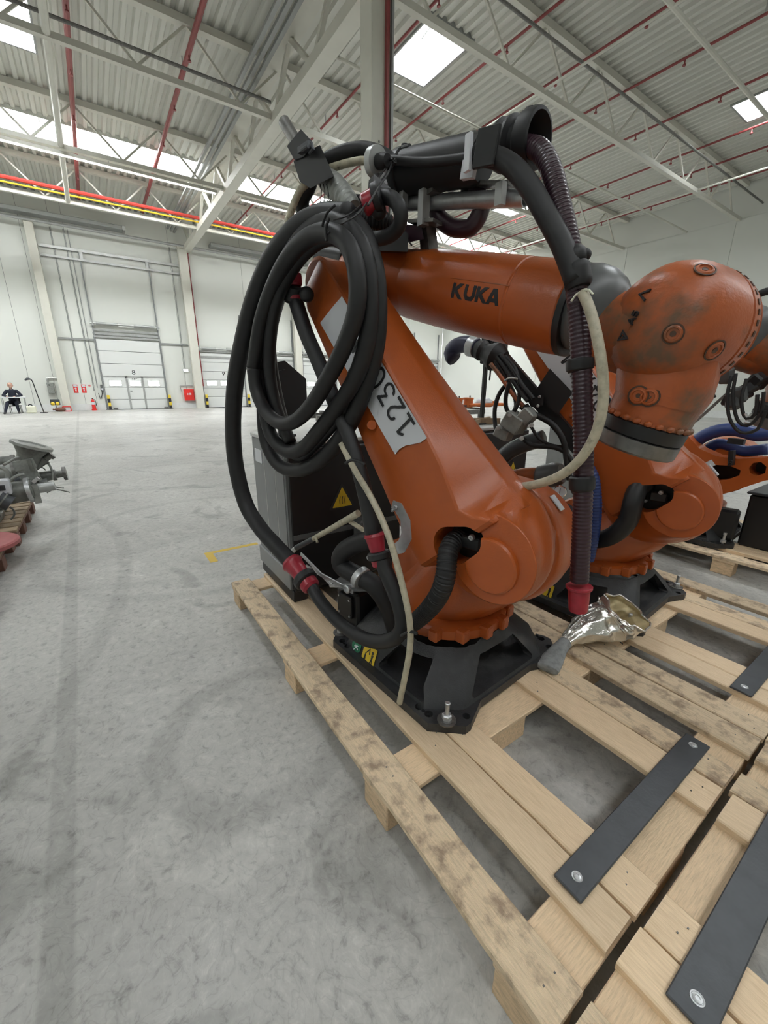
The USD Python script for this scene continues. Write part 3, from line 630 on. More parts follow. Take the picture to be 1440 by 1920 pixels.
def base_mesh():
    h, c = .43, .10
    sq = sg.Polygon([(h-c, -h), (h, -h+c), (h, -.30), (h-.05, -.18), (h-.05, .18), (h, .30), (h, h-c), (h-c, h), (.30, h), (.18, h-.05), (-.18, h-.05), (-.30, h), (-h+c, h), (-h, h-c), (-h, .3), (-h+.05, .18), (-h+.05, -.18), (-h, -.30), (-h, -h+c), (-h+c, -h)]).buffer(.03).buffer(-.03)
    for sx in (-1, 1):
        for sy in (-1, 1):
            for dx, dy, r in ((.365, .365, .020), (.30, .395, .017), (.25, .398, .017), (.275, .40, .008), (.398, .29, .015)): sq = sq.difference(sg.Point(sx*dx, sy*dy).buffer(r, 6))
    plate = man(ext(sq, 0, .038))
    def fr(k, zt, z0=.02): 
        pts = []
        for x, y, z in ((h-.05, h-.15, z0), (h-.15, h-.035, z0), (h-.10, h-.19, z0+.09), (h-.19, h-.065, z0+.085)):
            for sx in (-1, 1):
                for sy in (-1, 1): pts.append((sx*(x-k), sy*(y-k), z))
        for a in np.arange(0, 2*pi, pi/14): pts += [((.30-k)*cos(a), (.30-k)*sin(a), zt-.05), ((.285-k)*cos(a), (.285-k)*sin(a), zt)]
        return man(hull(pts))
    body = fr(0, .225) - fr(.028, .30, -.05) - man(cyl((0, 0, .1), (0, 0, .4), .20, seg=28))
    for k, (off, wd) in enumerate(((0, .20), (0, .20), (0, .20), (.115, .13))):          # openings in the four sides
        a = k*pi/2; p = sg.Polygon([(off-wd, .062), (off+wd, .062), (off+wd*.62, .165), (off-wd*.5, .165)]).buffer(.012)
        e = ext(p, .2, .6); Rm = np.array([[-sin(a), 0, cos(a)], [cos(a), 0, sin(a)], [0, 1, 0]]) if k != 3 else np.array([[1, 0, 0], [0, 0, -1], [0, 1, 0]])
        body = body - man(fix(T(e.vertices @ Rm.T, e.faces)))
    legs = [man(hull([(sx*(.30+i*.05), sy*(.30+j*.05), z) for i, j, z in ((-1, 0, .03), (0, -1, .03), (1.6, 1.2, .036), (1.2, 1.6, .036), (-1.6, -1.0, .19), (-1.0, -1.6, .19))])) for sx in (-1, 1) for sy in (-1, 1)]
    out = plate + body
    return tri(out)
BASE = base_mesh()
BO = np.array([.024, -.06, 0]); _b = radians(-6.5); BR = np.array([[cos(_b), -sin(_b), 0], [sin(_b), cos(_b), 0], [0, 0, 1]])
def bt(m): return T(m.vertices @ BR.T + BO, m.faces)
def robot(label, loc, rz, sticker, feet, first=True):
    t = thing('industrial_robot', label, 'robot', loc, rz)
    # base
    bf = part(t, 'base_frame', bt(BASE), 'black_cast', smooth=28)
    for sx, sy in feet:
        b = part(t, 'anchor_bolt', bt(cat(cyl((sx*.365, sy*.365, .03), (sx*.365, sy*.365, .115), .0085, seg=12), lathe([(.045, .019), (.064, .019), (.068, .014)], (sx*.365, sy*.365, 0), seg=6), lathe([(.100, .006), (.118, .011), (.121, .008)], (sx*.365, sy*.365, 0), seg=10))), 'zinc')
        part(b, 'washer', bt(lathe([(.038, .036), (.043, .036), (.0445, .026), (.047, .026)], (sx*.365, sy*.365, 0), seg=28)), 'dull_steel')
    nrm = np.array([0, -.943, .333]); ux = np.array([-1., 0, 0]); uy = np.cross(nrm, ux)
    def side(x, z): return np.array([x, -.395 + (z-.02)*.353, z])
    o = side(-.195, .064) + nrm*.003
    s = part(t, 'round_label', bt(put(ext(sg.Point(0, 0).buffer(.034, 24), 0, .0012), o, -ux, -uy if uy[2] < 0 else uy)), 'green_label')
    part(s, 'label_text', bt(put(text_c('SK', .026, .0018, True), o, np.array([.35, 0, 0]) - .93*np.array([0, .6, .8]), np.array([.93, 0, 0]) + .35*np.array([0, .6, .8]))), 'white_label')
    o = side(-.098, .064) + nrm*.003
    s = part(t, 'warning_label', bt(put(ext(sg.box(-.045, -.044, .045, .044), 0, .0012), o, -ux, uy if uy[2] > 0 else -uy)), 'yellow_label')
    fig = sa.translate(sg.Point(0, .02).buffer(.007), .022, 0).union(sg.Polygon([(.016, .012), (.03, .012), (.027, -.012), (.034, -.035), (.027, -.037), (.022, -.018), (.016, -.037), (.010, -.035), (.018, -.010)])).union(sg.Polygon([(-.036, -.03), (-.03, -.03), (-.026, .0), (-.004, .03), (-.0, .026), (-.02, .0), (-.016, -.03), (-.008, -.03), (-.008, -.037), (-.036, -.037)])).union(sg.LineString([(-.002, .028), (.002, .006)]).buffer(.003))
    part(s, 'pictogram', bt(put(ext(fig, 0, .0018), o, -ux, uy if uy[2] > 0 else -uy)), 'print_black')
    jb = part(t, 'junction_box', cat(b2((-.47, -.33, .05), (-.30, -.10, .26), .012), b2((-.43, -.35, .12), (-.33, -.33, .24), .004)), 'black_paint')
    part(jb, 'screw', cat([cyl((x, -.351, z), (x, -.356, z), .006, seg=8) for x in (-.42, -.34) for z in (.135, .225)]), 'zinc')
    part(t, 'cable_tray', cat(bar((-.34, -.33, .29), (-.20, -.29, .33), .10, .004), bar((-.44, -.36, .30), (-.34, -.33, .29), .10, .004)), 'grey_plastic')
    # turning column
    a56 = np.arange(56)/56*2*pi
    ring = cat(lathe([(.215, .262), (.222, .285), (.262, .285), (.268, .272), (.272, .262)], seg=56), *[bx((.288*cos(a), .288*sin(a), .247), (.045, .05, .055), .006) for a in np.arange(.1, 2*pi, pi/8)])
    col = part(t, 'turning_column', tri(man(hull([*(lathe([(.27, .262), (.31, .258)], seg=30).vertices), *(lathe([(-.02, .20), (.20, .20)], (.20, -.05, .50), (0, 1, 0), 26).vertices)])) + man(fix(loft([np.stack([A2[0]+dx+r_*np.cos(a56), np.full(56, y_), A2[2]+dz+r_*np.sin(a56)], 1) for y_, dx, dz, r_ in ((-.186, -.125, .012, .235), (-.178, -.115, .008, .246), (-.15, -.105, .002, .249), (-.05, -.115, -.01, .250), (.08, -.125, -.03, .235), (.16, -.13, -.04, .20), (.22, -.13, -.04, .15))]))) + man(hull([(-.25, -.14, .27), (-.25, .16, .27), (.1, -.14, .27), (.1, .2, .27), (-.27, -.12, .5), (-.27, .16, .5), (-.1, -.1, .60), (-.1, .18, .60), (.2, -.1, .66), (.2, .18, .66)]))), 'orange_paint', smooth=35)
    part(col, 'flange_ring', T(ring.vertices+BO*.8, ring.faces), 'orange_paint', smooth=30)
    part(col, 'rib', tri(man(hull([(-.02, -.145, .34), (.06, -.145, .34), (.0, -.145, .56), (.05, -.145, .56), (-.02, -.10, .3), (.08, -.10, .3), (.0, -.1, .6), (.07, -.1, .6)]))), 'orange_paint')
    c_ = np.array([.320, 0, .675]); d_ = np.array([.72, 0, .69]); d_ /= np.linalg.norm(d_)
    part(t, 'scale_sticker', put(bx((0, 0, .0), (.034, .064, .005), .001), c_ + d_*.2515 + YY*-.09, (0, 1, 0), np.cross(d_, (0, 1, 0))), 'white_label', 'small white sticker')
    part(t, 'axis_motor', cat(cyl((.33, .24, .62), (.33, .47, .62), .085, seg=26, ch=.01), cyl((-.12, .02, .58), (-.12, .02, .82), .085, seg=26, ch=.01)), 'black_paint')
    # link arm
    rings = []
    for tt, a0, a1, a2, yn in ((-.08, -.10, .06, .10, -.34), (-.0, -.20, .12, .16, -.35), (.07, -.238, .125, .17, -.36), (.100, -.247, .125, .172, -.372), (.112, -.25, .125, .172, -.425), (.125, -.252, .12, .172, -.437), (.16, -.255, .075, .166, -.438), (.21, -.253, .035, .160, -.437), (.29, -.247, .052, .152, -.436), (.37, -.24, .068, .146, -.435), (.46, -.228, .078, .138, -.434), (.60, -.212, .084, .128, -.433), (.75, -.185, .088, .118, -.433), (.90, -.162, .090, .112, -.433), (1.08, -.137, .088, .108, -.433), (1.25, -.115, .086, .106, -.432), (1.31, -.10, .075, .095, -.42), (1.355, -.07, .05, .06, -.40)):
        q = roundpoly([(a0, yn), (a1, yn), (a2, yn+.14), (a2, -.19), (a2-.05, -.155), (a0+.03, -.155), (a0, -.20)], [.030, .016, .014, .03, .03, .03, .03], 4)
        rings.append(np.array([lk(tt, c, y) for c, y in q]))
    HC = np.array([.405, 0, .655])
    def ringy(y, dx, dz, r, n=64): a = np.arange(n)/n*2*pi; return np.stack([A2[0]+dx+r*np.cos(a), np.full(n, y), A2[2]+dz+r*np.sin(a)], 1)
    hub = loft([ringy(*q) for q in ((-.412, .010, .030, .120), (-.408, .006, .032, .150), (-.404, .004, .032, .155), (-.37, -.030, .027, .170), (-.31, -.085, .030, .208), (-.27, -.105, .032, .230), (-.245, -.115, .032, .250), (-.215, -.128, .026, .262), (-.195, -.138, .020, .264), (-.185, -.138, .018, .258))])
    shell = man(fix(loft(rings))) + man(fix(hub)) + man(lathe([(-.41, .07), (-.40, .085), (-.17, .09)], lk(1.30, -.005, 0), (0, 1, 0), 40))
    h0 = hit(846, 1024, -.43)
    hole = hull([*(h0 + p for p in lathe([(-.1, .070), (.19, .070)], (0, 0, 0), (0, 1, 0), 24).vertices), *(h0 + LD*(-.015) + LW*.072 + p for p in lathe([(-.1, .050), (.19, .050)], (0, 0, 0), (0, 1, 0), 24).vertices)])
    cp = hit(915, 1070, -.445)
    shell = shell + man(lathe([(-.432, .078), (-.430, .088), (-.424, .094), (-.38, .100)], (cp[0]-.008, 0, cp[2]+.005), (0, 1, 0), 48))
    shell = shell - man(hole)
    la = part(t, 'link_arm', tri(shell), 'orange_paint', smooth=20)
    part(la, 'hose_socket', cat(b2(h0 + (-.09, .10, -.07), h0 + (.10, .16, .07)), b2(h0 + (.01, .04, -.012), h0 + (.085, .07, .035), .006)), 'black_paint')
    part(la, 'socket_bolt', cat(bolt_head(hit(886, 1007, -.39), (0, -1, 0), .011, .012), bolt_head(hit(858, 1026, -.39), (0, -1, 0), .008, .012)), 'zinc')
    part(la, 'boss', cat(cyl(hit(697, 797, -.45), hit(697, 797, -.40), .017, .021, 16), cyl(hit(697, 797, -.452), hit(697, 797, -.45), .008, seg=12)), 'orange_paint')
    p0, p1, p2 = hit(743, 957, -.44), hit(762, 985, -.44), hit(752, 1030, -.44)
    pts = [hit(x, y_, -.437) for x, y_ in ((738, 940), (752, 945), (768, 975), (771, 1010), (757, 1035), (735, 1040), (733, 1025), (748, 1015), (754, 1000), (752, 975), (742, 958), (735, 952))]
    pl_ = sg.Polygon([(p[0], p[2]) for p in pts]).buffer(.003)
    br = ext(pl_, 0, .004); br = T(np.stack([br.vertices[:, 0], -.434-br.vertices[:, 2], br.vertices[:, 1]], 1), br.faces[:, ::-1])
    if first:
        k = part(t, 'hose_bracket', br, 'zinc', 'curved zinc hose bracket'); part(k, 'screw', cat(bolt_head(hit(743, 951, -.44), (0, -1, 0), .008), bolt_head(hit(737, 957, -.44), (0, -1, 0), .006)), 'zinc')
    # raised axis mark
    o = hit(815, 956, -.4305); dirx = hit(825, 945, -.43) - hit(788, 968, -.43); diry = hit(800, 945, -.43) - hit(812, 966, -.43)
    part(la, 'cast_lettering', cat(put(text_c('<', .03, .004, True), o - dirx/np.linalg.norm(dirx)*.045, dirx, diry), put(text_c('A2', .03, .004, True), o + dirx/np.linalg.norm(dirx)*.012, dirx, diry)), 'orange_paint')
    # number sheet taped on the near face of the link arm, and over its ridge
    q = [(.50, -.082), (.50, -.0), (.50, .075), (.94, .083), (.94, .0), (.94, -.072)]
    nx = [np.linspace(.508, 1.14, 12), np.linspace(-.075, .079, 6)]
    V, F = [], []
    for i, a in enumerate(nx[0]):
        for j, c in enumerate(nx[1]): V.append(lk(a - (.034*(j/5.)) + (.010*math.sin(j*1.1) if i == 0 else 0), c + .004*(a-.5), -.4392 - .0012*math.sin(i+j)))
    for i in range(11):
        for j in range(5): a = i*6+j; F += [(a, a+1, a+7), (a, a+7, a+6)]
    sh = T(V, F); back = T(np.array(V)+YY*.0016, np.array(F)[:, ::-1])
    sp = part(t, 'number_sheet', cat(sh, back), 'white_label', 'white sheet with a printed number', smooth=True)
    tx = text(sticker, .088, .0012, False); tx = T(tx.vertices - [tx.bounds[0][0], (tx.bounds[0][1]+tx.bounds[1][1])/2, 0], tx.faces)
    tx = T(tx.vertices*[.40/tx.bounds[1][0], 1, 1], tx.faces)
    part(sp, 'printed_number', put(tx, lk(.533, .028, -.4416), LD + LW*.02, -LW), 'print_black')
    # elbow and forearm
    el = man(hull([*(A3 + p for p in lathe([(-.16, .085), (-.13, .105), (.15, .105), (.18, .09)], (0, 0, 0), (0, 1, 0), 30).vertices), *lathe([(.22, .130), (.30, .132)], A3, FD, 30).vertices, *lathe([(-.16, .12), (-.10, .13)], A3, FD, 24).vertices]))
    part(t, 'elbow_housing', tri(el), 'orange_paint', smooth=40)
    part(t, 'axis_motor', cat([cyl(fk(-.15, u, y), fk(-.38, u, y), .052, seg=20, ch=.008) for u, y in ((.05, -.06), (.05, .07), (-.06, .0))]), 'black_paint')
    fa = part(t, 'forearm', lathe([(.20, .128), (.24, .136), (.40, .142), (.60, .145), (.775, .145), (.779, .1415), (.785, .1415), (.789, .145), (.93, .144), (.965, .141), (.975, .135)], A3, FD, 72), 'orange_paint', smooth=25)
    part(fa, 'lettering', wrap_forearm(LOGO, .664, -.005, .145, .0003), 'print_black', 'black capital letters on the forearm')
    part(fa, 'letter_frame', cat([wrap_forearm(T(b.vertices, b.faces), .664, -.005, .145, .0002) for b in (cat([bx((x, .040, 0), (.013, .003, .002)) for x in np.arange(-.12, .125, .012)]),)]), 'orange_worn')
    part(fa, 'end_ring', lathe([(.968, .136), (.972, .142), (.992, .141), (.998, .128)], A3, FD, 56), 'black_paint')
    part(t, 'wrist_cap', lathe([(.985, .128), (1.02, .130), (1.06, .122), (1.095, .102), (1.12, .075), (1.132, .045), (1.136, 0)], fk(0, .012, -.008), FD, 48), 'grey_plastic', 'dark grey rounded cap', smooth=True)
    WB = fk(1.285, 0, 0)
    part(t, 'wrist_neck', cat(tri(man(hull([*lathe([(1.05, .085), (1.2, .125)], fk(0, -.025, -.01), FD, 28).vertices])) + man(hull([*lathe([(1.04, .055), (1.2, .07)], fk(0, -.085, -.02), FD, 20).vertices])))), 'orange_worn', smooth=35)
    BP = [(-.152, .05), (-.150, .085), (-.140, .113), (-.120, .137), (-.085, .156), (-.04, .166), (.020, .168), (.022, .161), (.030, .161), (.032, .168), (.075, .165), (.078, .159), (.084, .159), (.087, .164), (.115, .150), (.13, .12), (.15, .115), (.155, .09)]
    A5 = YY + .30*FD; A5 = A5/np.linalg.norm(A5)
    bulb = man(lathe(BP, WB, A5, 72))
    wh = part(t, 'wrist_housing', tri(bulb), 'orange_worn', 'worn orange round wrist housing', smooth=30)
    fx, fy, _ = frame_of(A5, FU); slots = [(a_, cos(a_)*fx + sin(a_)*fy) for a_ in np.arange(0, 2*pi, .16)]
    part(wh, 'slot', cat([put(bx((0, 0, 0), (.009, .014, .004)), WB + A5*.055 + .1668*r_, A5, np.cross(r_, A5)) for a_, r_ in slots]), 'grime_shade', smooth=False, kind='stuff')
    bs, br_ = np.array(BP).T
    def face(px, py, both=False):      # where the photograph's sight line meets the domed housing, and the surface normal there
        d = ray(px, py); d = np.array([d@EX, d@EY, d[2]]); o = EYE - A1; o = np.array([o@EX, o@EY, o[2]])
        for q in np.linspace(.8, 1.5, 2800):
            p = o + d*q - WB; sx = p@A5; rr = np.linalg.norm(p - A5*sx)
            if bs[0] < sx < bs[-1] and rr < np.interp(sx, bs, br_): break
        rad_ = (p - A5*sx)/max(rr, 1e-6); slope = (np.interp(sx+.01, bs, br_) - np.interp(sx-.01, bs, br_))/.02
        n_ = rad_ - A5*slope; n_ /= np.linalg.norm(n_)
        return (p + WB, n_) if both else p + WB
    for px, py, r in ((1262, 626, .017), (1322, 505, .017), (1340, 657, .018), (1188, 712, .012)):
        p_, n_ = face(px, py, True)
        b = part(wh, 'screw_boss', lathe([(-.012, r*1.35), (.001, r*1.3), (.004, r*1.1), (.0045, r*.9), (.001, r*.82), (.001, r*.45), (-.004, r*.4), (-.004, 0)], p_, n_, 22), 'orange_worn')
        part(b, 'grease_ring', lathe([(-.008, r*1.3), (.0012, r*1.55), (.0018, r*1.34), (-.004, r*1.30)], p_, n_, 22), 'grime_shade'); part(b, 'socket', lathe([(-.002, r*.42), (.0018, r*.42), (.0018, 0)], p_, n_, 14), 'grime_shade')  # dark ring paints the shadow round the boss together with its dirt
    for s_, px, py, h in (('v', 1170, 632, 0), ('A5', 1188, 596, .022), ('^', 1208, 553, 0)):
        o, n_ = face(px, py, True); dx = face(px+10, py-19) - face(px-10, py+19); uy_ = np.cross(n_, dx)
        tri_ = sg.Polygon([(-.016, -.013), (.016, -.013), (0, .018)]); tri_ = tri_.difference(tri_.buffer(-.0048)) if py > 570 else tri_.difference(sg.Polygon([(-.010, -.0135), (.012, -.02), (0, .009)]))
        g = text_c('A5', .021, .006, True) if h else ext(tri_.union(sg.box(-.0018, -.006, .0018, .004)) if py > 600 else tri_, 0, .006)
        sg_ = 1 if h else (1 if py < 600 else -1); X_, Y_ = (dx, uy_) if h else (uy_*0 + dx, uy_)
        part(wh, 'axis_mark', put(g, o - n_*.0012, X_*sg_, Y_*sg_), 'print_black')
    WH = WB + FD*.042
    hand = man(hull([*(WB + p for p in lathe([(-.105, .10), (-.09, .125), (.09, .125), (.11, .10)], (0, 0, 0), (0, 1, 0), 28).vertices), *lathe([(.16, .130), (.20, .124)], WH, A6, 32).vertices])) + man(lathe([(.15, .11), (.19, .121), (.262, .119), (.270, .112)], WH, A6, 48))
    hp = part(t, 'wrist_hand', tri(hand), 'orange_worn', smooth=40)
    part(hp, 'rim_bump', cat([sph(WH + A6*.258 + .119*(cos(a)*A6X + sin(a)*YY), (.012, .010, .009), 1) for a in np.arange(0, 2*pi, pi/12)]), 'orange_worn', smooth=True)
    for px, py, r in ((1197, 742, .021), (1217, 744, .021)):
        p = hit(px, py, -.124); part(hp, 'screw_boss', lathe([(-.03, r*1.2), (.0, r*1.2), (.006, r), (.007, r*.8), (.002, r*.7), (.002, r*.35), (-.003, 0)], p, (-.05, -1, -.1), 22), 'orange_worn'); part(hp, 'grease_ring', lathe([(-.02, r*1.2), (.001, r*1.38), (.0016, r*1.2)], p, (-.05, -1, -.1), 22), 'grime_shade')  # these rings too hold boss shadow and dirt in one colour
    part(hp, 'seal_ring', lathe([(.262, .112), (.268, .123), (.305, .122), (.312, .112)], WH, A6, 56), 'black_paint')
    part(hp, 'tool_flange', cat(lathe([(.308, .110), (.312, .122), (.350, .121), (.356, .116), (.356, .06), (.345, .058), (.345, 0)], WH, A6, 56), *[cyl(WH+A6*.352 + .085*(cos(a)*A6X+sin(a)*YY), WH+A6*.358 + .085*(cos(a)*A6X+sin(a)*YY), .008, seg=8) for a in np.arange(0, 6.2, pi/5)]), 'dull_steel')
    return t
R1 = robot('orange robot arm nearest the viewer, with the number sheet fully shown on its link arm', tuple(A1), TH, '1230IM', ((1, -1), (-1, -1)))
R2OFF = np.array([-.07, -1.22, 0])
R2 = robot('orange robot arm behind the wrist of the nearest one, standing on the second pallet', tuple(A1 + R2OFF), TH, '0047IM', ((1, 1), (1, -1)), False)
# ------------------------------------------------------------------ hoses and fittings on the nearest robot (measured in its local planes y = const)
def wl(p): return A1 + EX*p[0] + EY*p[1] + np.array([0, 0, p[2]])
def HW(px, py, y): return wl(hit(px, py, y))
def path(pts, y):
    ys = np.interp(np.linspace(0, 1, len(pts)), np.linspace(0, 1, len(y)), y) if np.ndim(y) else [y]*len(pts)
    return np.array([HW(px, py, q) for (px, py), q in zip(pts, ys)])
def rad(P, wpx):
    d = np.mean([(p-EYE)@FW for p in P]); return wpx/2/FPX*d
def hose(t, name, pts, y, wpx, m, ridge=0.0, label=None, taper=None, pitch=.014, seg=14):
    P = path(pts, y); r = rad(P, wpx)
    return part(t, name, tube(P, r, seg, ridge=ridge*r, pitch=pitch, step=.016), m, label, world=True, smooth=True if not ridge else 40)
def collar(t, name, px, py, y, dpx, wpx, lpx, m, label=None):
    """short sleeve round a hose; dpx is its direction in the picture"""
    a, b = HW(px-dpx[0]*lpx/2, py-dpx[1]*lpx/2, y), HW(px+dpx[0]*lpx/2, py+dpx[1]*lpx/2, y); r = rad([a], wpx); L = np.linalg.norm(b-a)
    return part(t, name, lathe([(0, r*.82), (L*.12, r*.97), (L*.3, r), (L*.7, r), (L*.88, r*.97), (L, r*.82)], a, b-a, 28), m, label, world=True)
def red_coupling(t, px, py, y, d, wpx):
    d = np.array(d, float)/np.hypot(*d); a = lambda s: HW(px+d[0]*s, py+d[1]*s, y)
    r = rad([a(0)], wpx); L = lambda s: np.linalg.norm(a(s)-a(0))
    c = part(t, 'coupling', lathe([(0, r*1.02), (L(5), r*1.12), (L(9), r*.98), (L(34), r*.80), (L(48), r*.80), (L(50), r*.95), (L(60), r*.92), (L(64), r*.7)], a(0), a(64)-a(0), 32), 'red_plastic', 'red hose coupling', world=True)
    part(t, 'clamp', cat(lathe([(L(34), r*.85), (L(35), r*1.1), (L(38), r*1.22), (L(47), r*1.22), (L(49), r*1.1), (L(50), r*.85)], a(0), a(64)-a(0), 32)), 'black_plastic', world=True)
    q = a(42) + (HW(px+d[0]*42-d[1]*10, py+d[1]*42+d[0]*10, y)-a(42))/np.linalg.norm(HW(px+d[0]*42-d[1]*10, py+d[1]*42+d[0]*10, y)-a(42))*r*1.25
    part(t, 'clamp_lug', cat(sph(q, (r*.42,)*3, 2)), 'black_plastic', world=True)
    part(t, 'clamp_screw', bolt_head(q + EY*-r*.34, -EY, r*.26, .006), 'zinc', world=True)

B = tuple(HW(610, 620, -.5))
t = thing('coiled_hose', 'thick black hose coiled in hanging loops over the raised link arm', 'hose', B)
hose(t, 'loop', [(475, 690), (490, 600), (522, 515), (560, 460), (604, 436), (645, 450), (668, 505), (668, 580), (645, 650), (612, 715), (580, 765), (550, 791), (522, 792), (498, 770), (482, 735), (475, 690)], [-.57, -.585, -.57], 29, 'black_rubber')
hose(t, 'loop', [(488, 690), (500, 600), (525, 520), (562, 448), (610, 416), (655, 430), (684, 480), (693, 560), (688, 640), (668, 705), (640, 752), (600, 805), (566, 842), (536, 845), (508, 815), (494, 755), (488, 690)], [-.525, -.53, -.525], 29, 'black_rubber')
hose(t, 'loop', [(497, 720), (505, 620), (540, 500), (585, 430), (640, 408), (680, 440), (703, 510), (708, 590), (702, 660), (684, 725), (658, 790), (628, 835), (592, 869), (554, 882), (522, 870), (500, 830), (494, 775), (497, 720)], [-.475, -.48, -.475], 30, 'black_rubber')
hose(t, 'loop', [(545, 830), (520, 770), (506, 700), (508, 620), (524, 548), (556, 490), (596, 452), (632, 446), (660, 470)], [-.50, -.55, -.50], 26, 'black_rubber')
hose(t, 'loop', [(512, 560), (505, 640), (512, 710), (530, 790), (556, 852), (590, 830), (640, 770), (668, 700)], [-.475, -.50], 26, 'black_rubber')
for pts in ([(604, 425), (612, 400), (628, 385)], [(612, 452), (610, 430), (618, 408)]): hose(t, 'cable_tie', pts, -.61, 5, 'black_plastic')
t = thing('long_hose', 'black hose hanging in a wide arc left of the coil, with two red couplings', 'hose', tuple(HW(560, 900, -.52)))
hose(t, 'hose_run', [(655, 406), (600, 408), (555, 432), (510, 487), (478, 560), (456, 640), (441, 720), (437, 806), (443, 876), (461, 945), (488, 990), (516, 1022), (552, 1060)], [-.50, -.55, -.55, -.53], 33, 'black_rubber')
red_coupling(t, 546, 1053, -.53, (.62, .78), 36)
hose(t, 'hose_run', [(580, 1093), (601, 1127), (632, 1163), (668, 1190), (704, 1203), (737, 1198), (754, 1178), (752, 1146), (738, 1106), (722, 1068), (712, 1040)], [-.53, -.55, -.53], 27, 'black_rubber')
red_coupling(t, 701, 1000, -.53, (.22, .97), 36)
hose(t, 'hose_run', [(700, 1008), (692, 960), (676, 890), (655, 822), (628, 755), (600, 685), (574, 625), (553, 560)], [-.53, -.50, -.49], 29, 'black_rubber')
part(t, 'upper_clamp', cat(lathe([(0, .03), (.01, .04), (.055, .04), (.065, .03)], HW(553, 536, -.49), HW(551, 556, -.49)-HW(553, 536, -.49), 26), sph(HW(575, 552, -.49), (.028,)*3, 2)), 'black_plastic', world=True)
collar(t, 'coupling', 551, 524, -.49, (.1, 1), 30, 26, 'red_plastic', 'red hose coupling')
collar(t, 'coupling', 554, 560, -.49, (.1, 1), 32, 9, 'red_plastic', 'red hose coupling')
t = thing('feed_hose', 'thick black hose bending round behind the red coupling into the base', 'hose', tuple(HW(690, 1080, -.4)))
hose(t, 'hose_run', [(706, 1008), (672, 1018), (643, 1036), (640, 1060), (668, 1078), (700, 1096), (728, 1135), (742, 1180)], [-.42, -.44, -.43, -.34], 36, 'black_rubber')
collar(t, 'pipe_clip', 677, 1083, -.437, (.75, .65), 43, 13, 'zinc', 'zinc pipe clip')
t = thing('ribbed_hose', 'short ribbed black hose curving out of the hole in the link arm hub', 'hose', tuple(HW(825, 1100, -.4)))
hose(t, 'hose_run', [(862, 1008), (848, 1018), (839, 1040), (836, 1075), (826, 1110), (804, 1142), (778, 1166), (752, 1182)], [-.36, -.42, -.47, -.47, -.40, -.33], 36, 'black_rubber', ridge=.07, pitch=.011)
t = thing('cream_hose', 'thin cream air hose running down beside the link arm to a cut free end', 'hose', tuple(HW(740, 1100, -.56)))
hose(t, 'hose_run', [(640, 832), (652, 856), (668, 886), (690, 922), (712, 965), (732, 1015), (748, 1072), (762, 1130), (769, 1175), (768, 1220), (759, 1270), (749, 1318)], [-.53, -.575, -.565], 12, 'cream_hose')
hose(t, 'cable_tie', [(648, 869), (660, 862), (676, 866), (684, 872)], -.575, 6, 'black_plastic')
hose(t, 'cable_tie', [(752, 1192), (768, 1184), (782, 1188)], -.575, 6, 'black_plastic')
t = thing('purple_hose', 'ribbed purple hose hanging past the forearm to a red end coupling', 'hose', tuple(HW(1088, 800, -.2)))
PH = [(985, 274), (1012, 282), (1034, 320), (1052, 390), (1066, 450), (1078, 520), (1085, 590), (1090, 680), (1092, 760), (1094, 850), (1093, 930), (1090, 1010), (1086, 1090)]
hose(t, 'hose_run', PH, [-.12, -.17, -.20, -.205, -.20, -.20], 37, 'purple_hose', ridge=.065, pitch=.012, seg=18)
for px, py, d, wp, lp in ((1087, 684, (0, 1), 49, 24), (1091, 906, (0, 1), 46, 28)): collar(t, 'rubber_collar', px, py, -.203, d, wp, lp, 'black_rubber')
part(t, 'ball_collar', cat(sph(HW(1077, 484, -.205), (rad([HW(1077, 484, -.2)], 46),)*3, 3), sph(HW(1062, 492, -.215), (rad([HW(1077, 484, -.2)], 30),)*3, 2), sph(HW(1097, 478, -.195), (rad([HW(1077, 484, -.2)], 22),)*3, 2)), 'black_rubber', world=True, smooth=True)
collar(t, 'rubber_sleeve', 1083, 517, -.215, (.13, 1), 48, 44, 'black_rubber')
a = HW(1086, 1099, -.2); dwn = HW(1084, 1145, -.2)-a; L = np.linalg.norm(dwn); r = rad([a], 40)
part(t, 'end_coupling', lathe([(L*.02, r*.62), (-L*.02, r*1.10), (0, r*1.18), (L*.08, r*1.16), (L*.14, r*.98), (L*.9, r*.86), (L, r*.8), (L*.98, r*.6)], a, dwn, 36), 'red_plastic', 'red end coupling', world=True)
t = thing('supply_hose', 'smooth black hose dropping beside the purple one into the ball collar', 'hose', tuple(HW(1000, 360, -.2)))
hose(t, 'hose_run', [(893, 290), (930, 296), (965, 316), (998, 358), (1028, 410), (1052, 455), (1070, 500), (1080, 530)], [-.20, -.215, -.225], 38, 'black_rubber')
t = thing('cream_hose', 'cream hose looping in front of the wrist from the ball collar back to the base', 'hose', tuple(HW(1100, 780, -.25)))
hose(t, 'hose_run', [(1092, 548), (1106, 580), (1119, 630), (1129, 690), (1131, 750), (1120, 805), (1093, 855), (1055, 889), (1010, 907), (965, 913), (915, 908)], [-.235, -.27, -.26, -.2], 18, 'cream_hose')
hose(t, 'cable_tie', [(1071, 565), (1084, 548), (1104, 543), (1112, 552)], -.245, 4, 'tag_cream')

